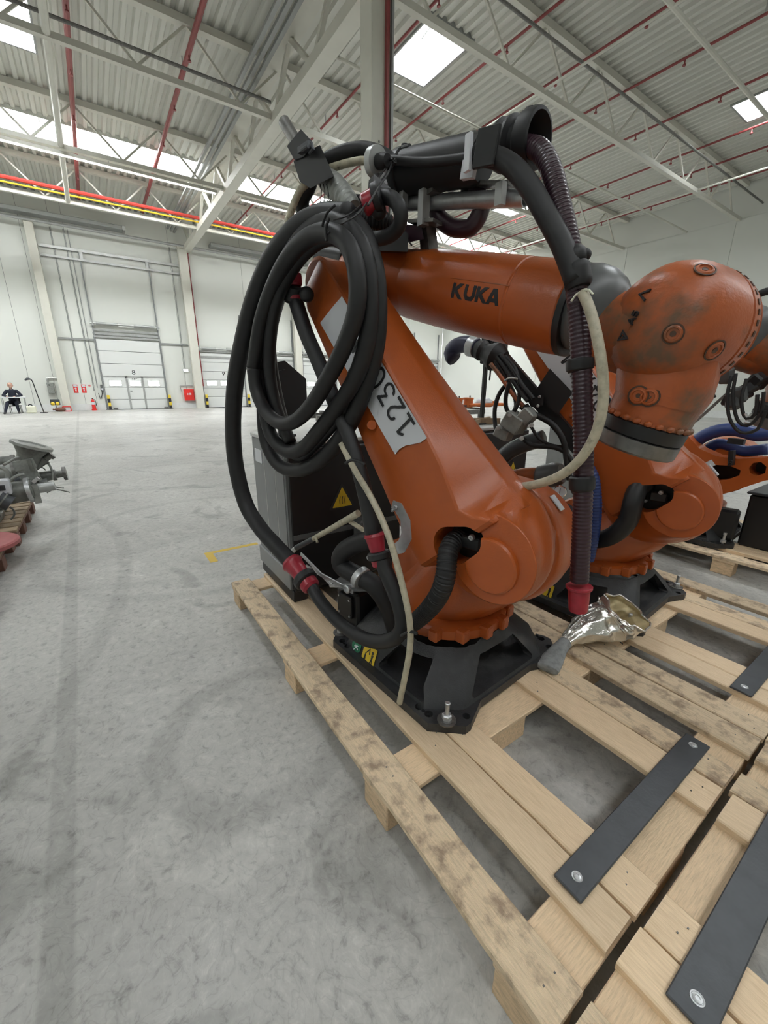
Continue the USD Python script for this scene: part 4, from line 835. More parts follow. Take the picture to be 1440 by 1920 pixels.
# dress pack on the forearm
t = thing('hose_retractor', 'dark cylindrical hose retractor with a flared bellows ring, mounted above the forearm', 'hose retractor', tuple(HW(860, 310, -.1)))
a, b = HW(752, 326, -.08), HW(888, 300, -.08); ax = (b-a)/np.linalg.norm(b-a); r = rad([a], 72)
part(t, 'cylinder_body', lathe([(-.02, r*.75), (-.015, r*.9), (.005, r*.95), (.012, r), (np.linalg.norm(b-a), r), (np.linalg.norm(b-a)+.04, r*.9)], a, ax, 44), 'black_plastic', world=True)
part(t, 'end_cover', lathe([(-.035, r*.55), (-.03, r*.98), (.0, r*1.08), (.03, r*1.08), (.034, r*.98)], a, ax, 44), 'black_paint', world=True)
c, d = HW(905, 282, -.09), HW(1000, 262, -.10); ax2 = (d-c)/np.linalg.norm(d-c); Lb = np.linalg.norm(d-c); r2 = rad([d], 78)
part(t, 'bellows', lathe([(0, r2*.6), (Lb*.28, r2*.62), (Lb*.36, r2*1.05), (Lb*.42, r2*1.12), (Lb*.46, r2*.8), (Lb*.52, r2*.8), (Lb*.58, r2*1.12), (Lb*.64, r2*1.14), (Lb*.68, r2*.85), (Lb*.76, r2*.85), (Lb*.84, r2*1.15), (Lb*1.02, r2*1.22), (Lb*1.10, r2*1.16), (Lb*1.11, r2*1.02), (Lb*1.0, r2*.9), (Lb*.7, r2*.6), (Lb*.7, 0)], c, ax2, 48), 'black_rubber', world=True, smooth=24)
part(t, 'ring_ear', cat(*[cyl(d+ax2*.0+v*r2*1.05-ax2*.02, d+v*r2*1.25-ax2*.02, .022, .018, 14) for v in (np.array([0, 0, 1.]), EY*-.5+np.array([0, 0, -.85]))]), 'black_rubber', world=True)
part(t, 'mount_plate', bx((0, 0, 0), (.12, .012, .125), .003) if False else put(bx((0, 0, 0), (.078, .10, .012), .003), HW(912, 276, -.235), HW(930, 272, -.235)-HW(900, 279, -.235), (0, 0, 1)), 'black_paint', world=True)
part(t, 'silver_bracket', cat(bar(HW(880, 250, -.23), HW(876, 322, -.23), .012, .024), bar(HW(868, 320, -.20), HW(891, 316, -.20), .02, .05), bar(HW(884, 252, -.20), HW(882, 318, -.12), .012, .02)), 'white_label', 'bright silver bracket', world=True)
part(t, 'air_tube', tube(path([(712, 302), (742, 300), (800, 304), (868, 297), (893, 292)], -.185), rad([a], 15), 12), 'black_rubber', world=True)
part(t, 'pressure_switch', cat(cyl(HW(760, 288, -.1), HW(762, 272, -.1), .02, seg=14), cyl(HW(755, 280, -.12), HW(768, 276, -.12), .012, seg=10)), 'black_plastic', world=True)
part(t, 'saddle', cat(bar(HW(812, 332, -.08), HW(812, 366, -.08), .05, .05), bar(HW(840, 330, -.05), HW(840, 350, -.05), .09, .06)), 'dull_steel', world=True)
part(t, 'return_elbow', tube(path([(884, 350), (898, 362), (902, 395), (884, 425), (852, 428), (826, 412), (818, 396)], -.02), rad([a], 30), 14), 'purple_hose', world=True)
part(t, 'elbow_collar', cat(lathe([(0, .03), (.008, .042), (.03, .042), (.038, .03)], HW(880, 342, -.02), HW(893, 358, -.02)-HW(880, 342, -.02), 24)), 'black_rubber', world=True)
t = thing('support_pipe', 'horizontal steel pipe clamped on plates above the forearm', 'steel pipe', tuple(HW(870, 380, 0)))
a, b = HW(748, 382, -.05), HW(986, 371, -.05); r = rad([b], 31)
pp = part(t, 'pipe', lathe([(0, r*.7), (0, r), (np.linalg.norm(b-a), r), (np.linalg.norm(b-a), r*.86), (np.linalg.norm(b-a)-.06, r*.86), (np.linalg.norm(b-a)-.06, 0)], a, b-a, 32), 'zinc', world=True)
for px, w_, y0, y1 in ((757, 10, 352, 400), (796, 13, 356, 424), (940, 9, 342, 386)):
    for k in (-.10, 0.0): part(t, 'clamp_plate', bar(HW(px, y0, k), HW(px-3, y1, k), w_/380., .03), 'galv', world=True)
part(t, 'top_rail', bar(HW(742, 348, -.05), HW(960, 346, -.05), .05, .012), 'dull_steel', world=True)
part(t, 'foot_plate', bar(HW(783, 422, -.05), HW(830, 420, -.05), .12, .012), 'dull_steel', world=True); part(t, 'foot_post', bar(HW(800, 424, -.05), HW(806, 476, -.03), .05, .05), 'dull_steel', world=True)
t = thing('cable_housing', 'black angular cable housing at the elbow, with a pale tag', 'housing', tuple(HW(720, 445, -.1)))
part(t, 'shell', cat(hull([HW(x, y_, k) for x, y_ in ((655, 415), (700, 404), (752, 424), (766, 440), (764, 472), (700, 470), (650, 450)) for k in (-.20, .06)])), 'black_plastic', world=True)
part(t, 'knob', cat(hull([HW(x, y_, k) for x, y_ in ((758, 420), (790, 424), (795, 448), (760, 456)) for k in (-.10, .02)])), 'purple_hose', world=True)
part(t, 'tag', cat(cyl(HW(752, 445, -.175), HW(751, 463, -.175), .008, seg=10), cyl(HW(753, 433, -.175), HW(752, 443, -.175), .003, .008, 10)), 'tag_cream', world=True)
part(t, 'tag_cord', tube(path([(700, 372), (725, 398), (750, 430), (772, 460)], -.19), .003, 6), 'black_rubber', world=True)
# clamp block with the upright pipe
t = thing('pipe_clamp_box', 'tilted black clamp box gripping an upright grey pipe, above the coil', 'clamp box', tuple(HW(590, 300, -.3)))
yb = -.30
P = lambda x, y_, k=0: HW(x, y_, yb+k)
part(t, 'clamp_body', fix(hull([P(x, y_, k) for x, y_ in ((550, 302), (566, 288), (600, 272), (626, 330), (582, 353), (562, 340)) for k in (-.05, .05)])), 'black_plastic', world=True, smooth=20)
part(t, 'front_plate', fix(hull([P(x, y_, k) for x, y_ in ((538, 274), (564, 242), (586, 266), (570, 294), (552, 300)) for k in (-.055, -.043)])), 'black_plastic', world=True, smooth=20)
part(t, 'latch', cat(bar(P(562, 284, -.07), P(582, 270, -.07), .022, .02), cyl(P(566, 282, -.085), P(578, 273, -.085), .008, seg=10), tube([P(584, 268, -.07), P(588, 278, -.07), P(580, 288, -.07)], .006, 8)), 'dark_plate', world=True)
a, b = P(533, 229, .02), P(566, 283, .02); r = rad([a], 22); L = np.linalg.norm(b-a)
part(t, 'pipe', lathe([(.05, 0), (.05, r*.8), (0, r*.82), (0, r), (L, r)], a, b-a, 28), 'dull_steel', 'grey pipe end', world=True)
t = thing('foil_hose', 'pale foil wrapped hose stub below the clamp box', 'hose', tuple(P(640, 360)))
part(t, 'foil_wrap', tube([P(612, 335, .02), P(628, 350, .02), P(648, 372, .02), P(662, 392, .02)], [.042, .046, .042, .036], 20, ridge=.0025, pitch=.02, smooth=True), 'valve_grey', world=True, smooth=50)
part(t, 'wire', cat(*[tube([P(600+i*6, 345, -.03), P(603+i*7, 362+i*3, -.03), P(600+i*5, 382+i*4, -.03)], .0018, 5) for i in range(3)]), 'black_rubber', world=True, kind='stuff')
for i, (nm, lab, pts, y, wp, m) in enumerate((('arch_hose', 'black hose arching from the clamp box to the silver hose ring', [(606, 304), (640, 288), (680, 281), (718, 292), (736, 306)], [-.28, -.2, -.16], 27, 'black_rubber'),
        ('elbow_hose', 'black hose bending under the clamp box towards the elbow', [(586, 322), (578, 350), (566, 374), (569, 396), (590, 404), (625, 394), (660, 384), (700, 383)], [-.28, -.28, -.24, -.2], 29, 'black_rubber'),
        ('loop_hose', 'short black hose looping from the red elbow coupling down to the coil', [(712, 368), (735, 372), (750, 392), (750, 420), (733, 440), (705, 448), (668, 446)], [-.37, -.38, -.36, -.36], 26, 'black_rubber'),
        ('ribbed_conduit', 'ribbed black conduit lying across the top of the coil', [(566, 418), (590, 400), (625, 394), (662, 404), (700, 414), (735, 420)], [-.42, -.4, -.3], 28, 'black_rubber'),
        ('air_line', 'thin cream air line from the clamp box to the silver hose ring', [(618, 316), (648, 307), (680, 301), (700, 303)], [-.27, -.2], 14, 'cream_hose'),
        ('air_line', 'thin cream air line hanging down left of the clamp box', [(578, 342), (562, 358), (550, 385), (540, 415), (533, 455)], [-.30, -.36], 13, 'cream_hose'))):
    t = thing(nm, lab, 'hose', tuple(path(pts, y)[len(pts)//2])); hose(t, 'hose_run', pts, y, wp, m, ridge=.09 if 'conduit' in nm else 0, pitch=.011)
t = thing('hose_ring', 'silver flange ring where the cream line meets the retractor', 'hose ring', tuple(HW(710, 305, -.16)))
a, b = HW(700, 305, -.25), HW(722, 301, -.25)
part(t, 'ring', lathe([(0, .032), (0, .048), (.02, .050), (.028, .048), (.028, .026)], a, b-a, 32), 'galv', world=True); part(t, 'sleeve', lathe([(-.02, .016), (-.018, .02), (.05, .026), (.075, .02)], a, b-a, 20), 'black_rubber', world=True)
part(t, 'bracket', bar(HW(708, 318, -.24), HW(716, 345, -.24), .05, .008), 'zinc', world=True)
t = thing('elbow_coupling', 'red hose coupling in a black clamp between the retractor and the coil', 'hose coupling', tuple(HW(702, 372, -.26)))
part(t, 'coupling', cat(lathe([(0, .026), (.006, .034), (.06, .036), (.066, .026)], HW(680, 386, -.42), HW(716, 368, -.38)-HW(680, 386, -.42), 28)), 'red_plastic', world=True)
part(t, 'clamp', cat(lathe([(0, .03), (.006, .044), (.026, .046), (.032, .03)], HW(699, 375, -.40), HW(720, 366, -.38)-HW(699, 375, -.40), 28), bar(HW(712, 345, -.36), HW(709, 372, -.38), .07, .03), sph(HW(710, 396, -.38), (.026,)*3, 2)), 'black_plastic', world=True)
t = thing('cable_bundle', 'bundle of thin black cords tied from the silver ring down to the coil', 'cord bundle', tuple(HW(680, 350, -.45)))
for pts in ([(736, 300), (700, 345), (672, 392), (636, 415), (615, 438)], [(742, 304), (708, 348), (676, 396), (640, 420)], [(738, 298), (712, 330), (685, 375), (655, 402), (625, 412)], [(734, 306), (728, 325), (712, 348), (690, 385)]):
    hose(t, 'cord', pts, [-.22, -.3, -.5, -.62], 3.4, 'black_rubber')
part(t, 'knot', cat(*[tube([HW(732+i, 296+j, -.24), HW(742-i, 304-j, -.25), HW(736, 310, -.24)], .004, 6) for i, j in ((0, 0), (4, 8), (-3, 4))]), 'black_rubber', world=True)
# lever and rod at the left of the base
t = thing('release_rod', 'cream rod with a silver tip sticking out left of the red coupling', 'rod', tuple(HW(610, 1000, -.44)))
a, b, c, d = (HW(545, 1036, -.46), HW(556, 1027, -.46), HW(588, 1010, -.46), HW(672, 962, -.44))
part(t, 'tip', lathe([(0, .008), (.004, .013), (np.linalg.norm(b-a), .012)], a, b-a, 16), 'zinc', world=True); part(t, 'joint', cyl(b, c, .014, .013, 14), 'dark_plate', world=True); part(t, 'tube', cyl(c, d, .012, .015, 16), 'cream_hose', world=True)
part(t, 'side_pin', cyl(HW(592, 1008, -.47), HW(595, 1017, -.48), .006, seg=8), 'cream_hose', world=True)
part(t, 'branch_tube', tube(path([(652, 975), (668, 985), (690, 1000)], -.43), .010, 8), 'cream_hose', world=True)
t = thing('locking_lever', 'crossed flat silver levers beside the lower red coupling', 'lever', tuple(HW(620, 1075, -.45)))
for p0, p1, w_ in (((564, 1038), (622, 1097), .020), ((574, 1062), (662, 1110), .022), ((618, 1098), (668, 1098), .016)):
    part(t, 'lever_arm', put(bx((0, 0, 0), (np.linalg.norm(HW(*p1, -.45)-HW(*p0, -.45)), w_, .007), .002), (HW(*p0, -.45)+HW(*p1, -.45))/2, HW(*p1, -.45)-HW(*p0, -.45), (0, 0, 1)), 'zinc', world=True)
part(t, 'pivot', bolt_head(HW(652, 1104, -.46), -EY, .02, .012), 'zinc', world=True)

# crumpled silver sleeve lying on the boards
t = thing('foil_sleeve', 'crumpled silver foil sleeve lying on the boards with its wide mouth open', 'heat shield sleeve', (.86, -1.85, DK))
S = [((.86, -1.49, .170), .052, .020), ((.88, -1.56, .175), .050, .024), ((.90, -1.64, .186), .036, .028), ((.905, -1.70, .200), .030, .030), ((.905, -1.76, .214), .044, .042), ((.895, -1.83, .230), .070, .062), ((.875, -1.91, .244), .098, .080), ((.85, -1.975, .258), .120, .096), ((.825, -2.02, .280), .134, .108), ((.81, -2.045, .310), .140, .116)]
NEND = np.array([-.34, -.16, .92]); NEND /= np.linalg.norm(NEND)
def sleeve(idx, amp, seed, inner=0.0, seg=72):
    P = np.array([S[i][0] for i in idx], float); A_ = np.array([S[i][1] for i in idx]); B_ = np.array([S[i][2] for i in idx]); n = 9*(len(idx)-1)+1
    u = np.linspace(0, len(idx)-1, n); C_ = np.stack([np.interp(u, range(len(idx)), P[:, k]) for k in range(3)], 1); A_, B_ = np.interp(u, range(len(idx)), A_)-inner, np.interp(u, range(len(idx)), B_)-inner
    t_ = np.gradient(C_, axis=0); t_ /= np.linalg.norm(t_, axis=1)[:, None]; th = np.arange(seg)/seg*2*pi; R_ = []
    for i in range(n):
        w_ = np.clip((u[i]+idx[0]-6.0)/3.0, 0, 1)**1.3; a_ = t_[i]*(1-w_)+NEND*w_; x, y_, a_ = frame_of(a_, (0, 0, 1))
        q = np.cos(th)[:, None]*x*A_[i] + np.sin(th)[:, None]*y_*B_[i]
        g = u[i]+idx[0]
        # long creases running with the sleeve, and a few dents across it
        cr = np.abs(meshkit.noise(np.stack([np.cos(th)*2.1+7, np.sin(th)*2.1+3, np.full(seg, g*.30)], 1), seed+5)-.5)
        dn = np.abs(meshkit.noise(np.stack([np.cos(th)*1.3+2, np.sin(th)*1.3+9, np.full(seg, g*1.1)], 1), seed+2)-.5)
        q = C_[i] + q*(1 + amp*(.18 - cr*.95 - dn*.75))[:, None]; q[:, 2] = np.maximum(q[:, 2], DK+.006); R_.append(q)
    return R_
o_ = sleeve(range(3, 10), .62, 4)
part(t, 'foil_cone', loft(o_, cap=False), 'silver_foil', world=True, smooth=50)
part(t, 'lining', loft(sleeve(range(5, 10), .62, 4, .004)[::-1], cap=False), 'foil_lining', 'yellowish inner lining', world=True, smooth=True)
L_ = o_[-1]; part(t, 'rolled_rim', tube(np.vstack([L_, L_[:2]]), .005, 8, smooth=False), 'silver_foil', world=True, smooth=True)
part(t, 'fabric_tail', loft(sleeve(range(0, 4), .16, 9), cap=True), 'grey_fabric', 'grey fabric tail', world=True, smooth=True)
part(t, 'loose_thread', tube([(.80, -1.98, .19), (.785, -1.985, .165), (.775, -2.0, .15)], .003, 6), 'black_rubber', world=True)
# ------------------------------------------------------------------ fittings of the second robot
A1b = A1 + R2OFF
def hit2(px, py, y):
    d = ray(px, py); o = EYE - A1b; t = (y - o@EY)/(d@EY); return EYE + d*t
def path2(pts, y):
    ys = np.interp(np.linspace(0, 1, len(pts)), np.linspace(0, 1, len(y)), y) if np.ndim(y) else [y]*len(pts)
    return np.array([hit2(a, b, q) for (a, b), q in zip(pts, ys)])
def hose2(t, name, pts, y, wpx, m, ridge=0.0):
    P = path2(pts, y); r = rad(P, wpx); return part(t, name, tube(P, r, 12, ridge=ridge*r, pitch=.016, step=.02), m, world=True, smooth=True if not ridge else 40)
Q = lambda x, y, k=-.48: hit2(x, y, k)
t = thing('navy_hose', 'short navy hose end in a silver clip atop the second robot hose pack', 'hose', tuple(Q(860, 655)))
hose2(t, 'hose_run', [(852, 672), (846, 664), (852, 652), (872, 645), (895, 652)], -.5, 30, 'navy_hose')
a, b = Q(880, 649, -.5), Q(893, 652, -.5); part(t, 'hose_clip', cyl(a, b, rad([a], 36), seg=24, ch=.003), 'zinc', world=True)
a, b = Q(892, 652, -.5), Q(945, 676, -.5); L = np.linalg.norm(b-a); r = rad([a], 34)
part(t, 'bellows', lathe([(0, r*.8), (L*.12, r), (L*.25, r*1.1), (L*.34, r*.9), (L*.45, r*.95), (L*.55, r*1.25), (L*.72, r*1.5), (L*.82, r*1.35), (L, r*.9)], a, b-a, 28), 'black_rubber', world=True)
t = thing('hose_rail', 'black mounting rail with square plates running down the second robot link arm', 'rail', tuple(Q(1000, 740)))
part(t, 'rail', bar(Q(922, 648, -.46), Q(1096, 852, -.46), .075, .03, EY), 'black_paint', world=True)
part(t, 'square_plate', hull([Q(x, y, k) for x, y in ((1001, 737), (1031, 691), (1074, 736), (1046, 777)) for k in (-.52, -.512)]), 'black_plastic', 'square black cover plate', world=True, smooth=20)
part(t, 'bracket', cat(hull([Q(x, y, k) for x, y in ((984, 742), (996, 738), (1020, 742), (1018, 760), (996, 764)) for k in (-.56, -.50)])), 'black_paint', world=True, smooth=20)
part(t, 'bolt', bolt_head(Q(1012, 744, -.565), -EY, .008), 'zinc', world=True); part(t, 'bolt', bolt_head(Q(1009, 761, -.565), -EY, .008), 'zinc', world=True); part(t, 'bolt', bolt_head(Q(966, 695, -.50), -EY, .009), 'zinc', world=True)
t = thing('hose_bundle', 'bundle of thin black hoses along the rail of the second robot', 'hose bundle', tuple(Q(960, 720)))
for i, pts in enumerate(([(930, 668), (950, 695), (972, 730), (990, 752)], [(938, 664), (958, 688), (978, 720), (1000, 748)], [(925, 672), (945, 702), (962, 735), (968, 760), (960, 775), (950, 768), (948, 745), (955, 718)], [(948, 668), (966, 692), (974, 725), (972, 755), (963, 772)], [(955, 716), (938, 735), (928, 765), (929, 800), (936, 806)])):
    hose2(t, 'hose_run', pts, [-.55, -.60], 8, 'black_rubber')
hose2(t, 'hose_run', [(920, 682), (940, 708), (962, 740), (982, 762)], -.58, 8, 'orange_worn')
hose2(t, 'cable_tie', [(946, 714), (956, 708), (970, 711)], -.62, 4, 'galv')
t = thing('valve_block', 'grey metal valve block with fittings hanging on the second robot', 'valve block', tuple(Q(960, 800)))
def qbox(p, w, h, d, rot, k): 
    o = Q(*p, k); x = cos(rot)*-EX + np.array([0, 0, sin(rot)]); y = -sin(rot)*-EX + np.array([0, 0, cos(rot)]); return put(bx((0, 0, 0), (w, h, d), .006), o, x, y)
part(t, 'body', qbox((966, 792), .11, .09, .10, .5, -.60), 'valve_grey', world=True); part(t, 'side_body', qbox((945, 812), .085, .06, .08, .35, -.60), 'valve_grey', world=True); part(t, 'upper_body', qbox((990, 780), .07, .07, .08, .7, -.60), 'valve_grey', world=True)
for px, py in ((934, 803), (956, 778), (997, 797), (978, 822)): part(t, 'fitting', cat(cyl(Q(px, py, -.68), Q(px, py, -.60), .012, seg=8), cyl(Q(px, py, -.70), Q(px, py, -.68), .007, seg=8)), 'zinc', world=True)
t = thing('hose_bundle', 'black hoses looping from the valve block down to the second robot base', 'hose bundle', tuple(Q(1040, 850)))
for pts, w_ in (([(985, 760), (1000, 775), (1035, 795), (1056, 825), (1062, 860), (1068, 900)], 11), ([(980, 822), (1000, 836), (1035, 838), (1060, 848), (1075, 870)], 9), ([(996, 800), (1010, 822), (1035, 835), (1062, 838)], 6), ([(975, 762), (985, 770), (1012, 782), (1030, 792)], 7)):
    hose2(t, 'hose_run', pts, [-.58, -.55], w_, 'black_rubber')
t = thing('charcoal_hose', 'thick charcoal hose arching in front of the second cabinet', 'hose', tuple(Q(940, 860)))
hose2(t, 'hose_run', [(940, 900), (932, 885), (936, 865), (956, 846), (985, 832), (1020, 822)], [-.45, -.40], 30, 'dark_plate')
t = thing('pressure_gauge', 'small round pressure gauge between the purple hose and the hub', 'gauge', tuple(Q(1052, 922, -.5)))
o = Q(1050, 922, -.5); n_ = (EYE-o)/np.linalg.norm(EYE-o)*.7 - EY*.5; r = rad([o], 24)
part(t, 'case', lathe([(-.03, r*.9), (0, r), (.006, r), (.008, r*.86), (.004, r*.84), (.004, 0)], o, n_, 28), 'chrome', world=True); part(t, 'dial', lathe([(.0042, r*.83), (.005, r*.83), (.005, 0)], o, n_, 28), 'white_label', world=True)
part(t, 'needle', put(bx((0, 0, .0058), (.003, r*1.2, .001)), o, np.cross((0, 0, 1), n_), (0, 0, 1)), 'print_black', world=True)
t = thing('motor_cover', 'dark rounded motor cover behind the hub of the nearest robot', 'motor', tuple(Q(1030, 892, -.3)))
part(t, 'cover', cat(lathe([(0, .05), (.02, .07), (.12, .072), (.15, .055)], Q(1008, 896, -.35), Q(1060, 886, -.35)-Q(1008, 896, -.35), 28)), 'grey_plastic', world=True); part(t, 'pink_sleeve', tube([Q(962, 893, -.35), Q(985, 889, -.36), Q(1010, 889, -.35)], .04, 14), 'orange_worn', world=True)
t = thing('hub_hose', 'black hose curling out of the hub hole of the second robot', 'hose', tuple(Q(1180, 960, -.5)))
hose2(t, 'hose_run', [(1215, 905), (1196, 916), (1186, 945), (1178, 975), (1155, 1000), (1125, 1012), (1098, 1012)], [-.36, -.46, -.46, -.38], 33, 'black_rubber')
t = thing('blue_hose', 'blue ribbed hose just behind the purple one', 'hose', tuple(Q(1110, 960, -.5)))
hose2(t, 'hose_run', [(1098, 870), (1112, 900), (1116, 950), (1112, 1000), (1102, 1050)], -.5, 24, 'blue_hose', ridge=.08)
t = thing('cable_cluster', 'tangle of black connectors and cable loops under the second robot wrist at the right edge', 'cables', tuple(Q(1395, 750, -.1)))
for i in range(9):
    px, py = 1362 + (i*29) % 74, 704 + (i*37) % 62
    part(t, 'connector', put(bx((0, 0, 0), (.05, .07, .05), .008), Q(px, py, -.16+.03*(i % 3)), (cos(i), 0, sin(i)), (-sin(i), .3, cos(i))), 'black_plastic' if i % 3 else 'grey_plastic', world=True)
for pts in ([(1372, 705), (1364, 740), (1368, 785), (1390, 812), (1420, 805), (1436, 770)], [(1380, 700), (1374, 745), (1384, 790), (1405, 798), (1428, 770), (1432, 735)], [(1400, 710), (1390, 750), (1398, 785), (1416, 776), (1420, 740)], [(1350, 700), (1330, 725), (1340, 745)], [(1345, 690), (1330, 705), (1326, 738)]):
    hose2(t, 'cable_loop', pts, [-.2, -.24], 6, 'black_rubber')
part(t, 'lug', cat(sph(Q(1402, 792, -.22), (.014, .014, .007)), cyl(Q(1402, 792, -.22), Q(1398, 775, -.22), .006, seg=8)), 'zinc', world=True)
part(t, 'fixing_bar', bar(Q(1305, 790, -.1), Q(1372, 730, -.1), .02, .012), 'dull_steel', world=True)
hose2(t, 'top_cable', [(1378, 598), (1394, 572), (1420, 553), (1445, 545), (1480, 553), (1502, 590)], [-.13, -.17, -.12], 13, 'black_rubber')

# ------------------------------------------------------------------ farthest robot, its arm laid back
o3 = np.array([1.42, -4.42, DK])
t = thing('industrial_robot', 'orange robot with a forked arm laid back, at the right edge of the frame', 'robot', tuple(o3), TH)
part(t, 'base_frame', bt(BASE), 'black_cast', smooth=28)
for sx, sy in ((1, -1), (-1, -1)): part(t, 'anchor_bolt', bt(cat(cyl((sx*.365, sy*.365, .03), (sx*.365, sy*.365, .13), .009, seg=10), lathe([(.045, .02), (.066, .02)], (sx*.365, sy*.365, 0), seg=6), lathe([(.11, .012), (.13, .012)], (sx*.365, sy*.365, 0), seg=8))), 'zinc')
part(t, 'turning_column', cat(lathe([(.21, .28), (.27, .28), (.28, .24), (.5, .22), (.62, .20)], seg=40), lathe([(-.22, .2), (-.20, .23), (.2, .23), (.22, .2)], (.2, 0, .62), (0, 1, 0), 40)), 'orange_paint')
part(t, 'motor_block', cat(b2((.05, -.40, .05), (.40, -.28, .30), .02)), 'black_paint')
Y3 = lambda px, py, y: EYE + ray(px, py)*(y-EYE[1])/ray(px, py)[1]
def y3poly(pts, y0): return sg.Polygon([(p[0], p[2]) for p in (Y3(a, b, y0) for a, b in pts)])
yo = -3.95
fork = y3poly([(1262, 850), (1283, 812), (1298, 818), (1318, 840), (1350, 854), (1390, 859), (1440, 856), (1500, 850), (1500, 890), (1440, 899), (1400, 912), (1345, 930), (1290, 930)], yo).buffer(.02).buffer(-.02)
for pts in ([(1328, 880), (1345, 872), (1372, 873), (1392, 881), (1390, 888), (1368, 896), (1345, 898), (1332, 890)], [(1413, 876), (1420, 868), (1432, 867), (1440, 874), (1438, 884), (1424, 888), (1415, 884)]): fork = fork.difference(y3poly(pts, yo).buffer(.008))
e = ext(fork, 0, .14); e = T(np.stack([e.vertices[:, 0], yo - e.vertices[:, 2] + .07, e.vertices[:, 1]], 1), e.faces[:, ::-1])
part(t, 'link_arm', e, 'orange_paint', 'forked orange arm with oval and round holes', world=True, smooth=25)
bk = y3poly([(1300, 846), (1350, 860), (1500, 858), (1500, 885), (1440, 893), (1345, 920), (1300, 920)], yo)
e = ext(bk, 0, .02); e = T(np.stack([e.vertices[:, 0], yo - e.vertices[:, 2] - .08, e.vertices[:, 1]], 1), e.faces[:, ::-1])
part(t, 'back_cover', e, 'black_paint', world=True, smooth=25)  # black sheet added behind the arm holes to make their inside dark
part(t, 'arm_sticker', put(bx((0, 0, 0), (.11, .05, .004)), Y3(1324, 874, yo+.07), Y3(1340, 866, yo)-Y3(1310, 882, yo), (0, 0, 1)), 'white_label', world=True)
pv = Y3(1296, 880, yo); part(t, 'pivot_hub', lathe([(0, .06), (.01, .085), (.5, .10)], pv + np.array([0, .08, 0]), (0, -1, 0), 32), 'orange_paint', world=True)
part(t, 'clamp_post', cat(bar(Y3(1373, 845, yo+.1), Y3(1371, 872, yo+.1), .05, .03), bar(Y3(1366, 826, yo+.1), Y3(1396, 829, yo+.1), .05, .04), bolt_head(Y3(1370, 866, yo+.13), (0, 1, 0), .014), bolt_head(Y3(1369, 870, yo+.13), (0, 1, 0), .014)), 'black_paint', world=True)
for i, pts in enumerate(([(1296, 838), (1312, 822), (1345, 808), (1385, 806), (1420, 815), (1450, 812)], [(1330, 840), (1345, 832), (1370, 836), (1395, 846), (1440, 842)])):
    tt = thing('blue_hose', ('upper' if i == 0 else 'lower') + ' blue hose bending over the forked arm at the right edge', 'hose', tuple(Y3(*pts[2], yo)))
    part(tt, 'hose_run', tube(np.array([Y3(a, b, yo-.06-.1*i) for a, b in pts]), .05 if i == 0 else .042, 14, step=.03), 'blue_hose', world=True, smooth=True)
tt = thing('black_box', 'large black steel box right of the farthest robot foot', 'box', (.68, -4.45, DK))
part(tt, 'box_body', b2((.40, -4.72, DK), (.95, -4.22, .58), .015), 'black_paint', world=True); part(tt, 'lid', b2((.38, -4.74, .58), (.97, -4.20, .60), .006), 'dark_plate', world=True); part(tt, 'corner_bracket', b2((.62, -4.218, .20), (.66, -4.21, .54), .004), 'dull_steel', world=True)

# ------------------------------------------------------------------ pallets of scrap at the left
def scrap_pallet(label, x0, y0, lx, ly, mb, ms, n):
    t = thing('scrap_pallet', label, 'pallet', (x0, y0, 0))
    for i in range(n): part(t, 'deck_board', b2((lx*i/n+.012, 0, .125), (lx*(i+1)/n-.02, ly, .147), .003), mb)
    for yy in (.0, ly/2-.05, ly-.1): part(t, 'stringer', b2((0, yy+.004, .10), (lx, yy+.1, .1248), .003), ms)
    for xx in (0, lx*.34-.05, lx*.66-.05, lx-.1):
        for yy in (.0, ly/2-.05, ly-.1): part(t, 'block', b2((xx, yy, .0), (xx+.13, yy+.1, .0998), .003), ms)
    return t
scrap_pallet('worn wooden pallet at the left edge, loaded with grey metal scrap', 4.62, .755, 1.25, 1.1, 'wood_old', 'wood_red', 8)
scrap_pallet('reddish wooden pallet at the left edge, holding the dull red disc', 3.10, .78, 1.45, 1.1, 'wood_old', 'wood_red', 7)
XS = lambda px, py, x: EYE + ray(px, py)*(x-EYE[0])/ray(px, py)[0]
t = thing('red_disc', 'dull red round disc lying at the left edge of the frame', 'disc', (4.0, 1.0, .147))
part(t, 'disc', lathe([(0, .26), (.01, .275), (.035, .275), (.045, .262), (.045, .17), (.035, .15), (.035, 0)], (4.22, .955, .152), (0, 0, 1), 48), 'red_disc_paint', world=True); part(t, 'hub_cap', lathe([(.035, .09), (.06, .085), (.062, 0)], (4.22, .955, .152), (0, 0, 1), 32), 'red_disc_paint', world=True)
t = thing('steel_pipe', 'loose steel pipe lying across the pallets by the red disc', 'pipe', (4.5, .95, .16)); part(t, 'pipe', cyl((4.58, .86, .17), (4.62, 1.4, .17), .02, seg=14), 'galv', world=True)
XQ = 5.2
t = thing('flanged_funnel', 'grey flanged metal funnel standing highest in the scrap pile', 'funnel', tuple(XS(55, 850, XQ)))
a, b = XS(50, 872, XQ), XS(60, 834, XQ); L = np.linalg.norm(b-a)
part(t, 'cone', lathe([(-.1, .07), (0, .08), (L*.5, .095), (L*.85, .135), (L*.9, .16)], a, b-a, 36), 'scrap_metal', world=True); part(t, 'flange', lathe([(L*.9, .13), (L*.9, .165), (L*1.02, .165), (L*1.05, .15), (L*1.05, .11), (L*.98, .10), (L*.98, 0)], a, b-a, 36), 'valve_grey', world=True)
t = thing('grey_cylinder', 'large grey cylinder lying along the front of the scrap pile', 'cylinder', tuple(XS(40, 925, 5.0)))
a, b = XS(12, 926, 5.0), XS(64, 917, 5.0); L = np.linalg.norm(b-a)
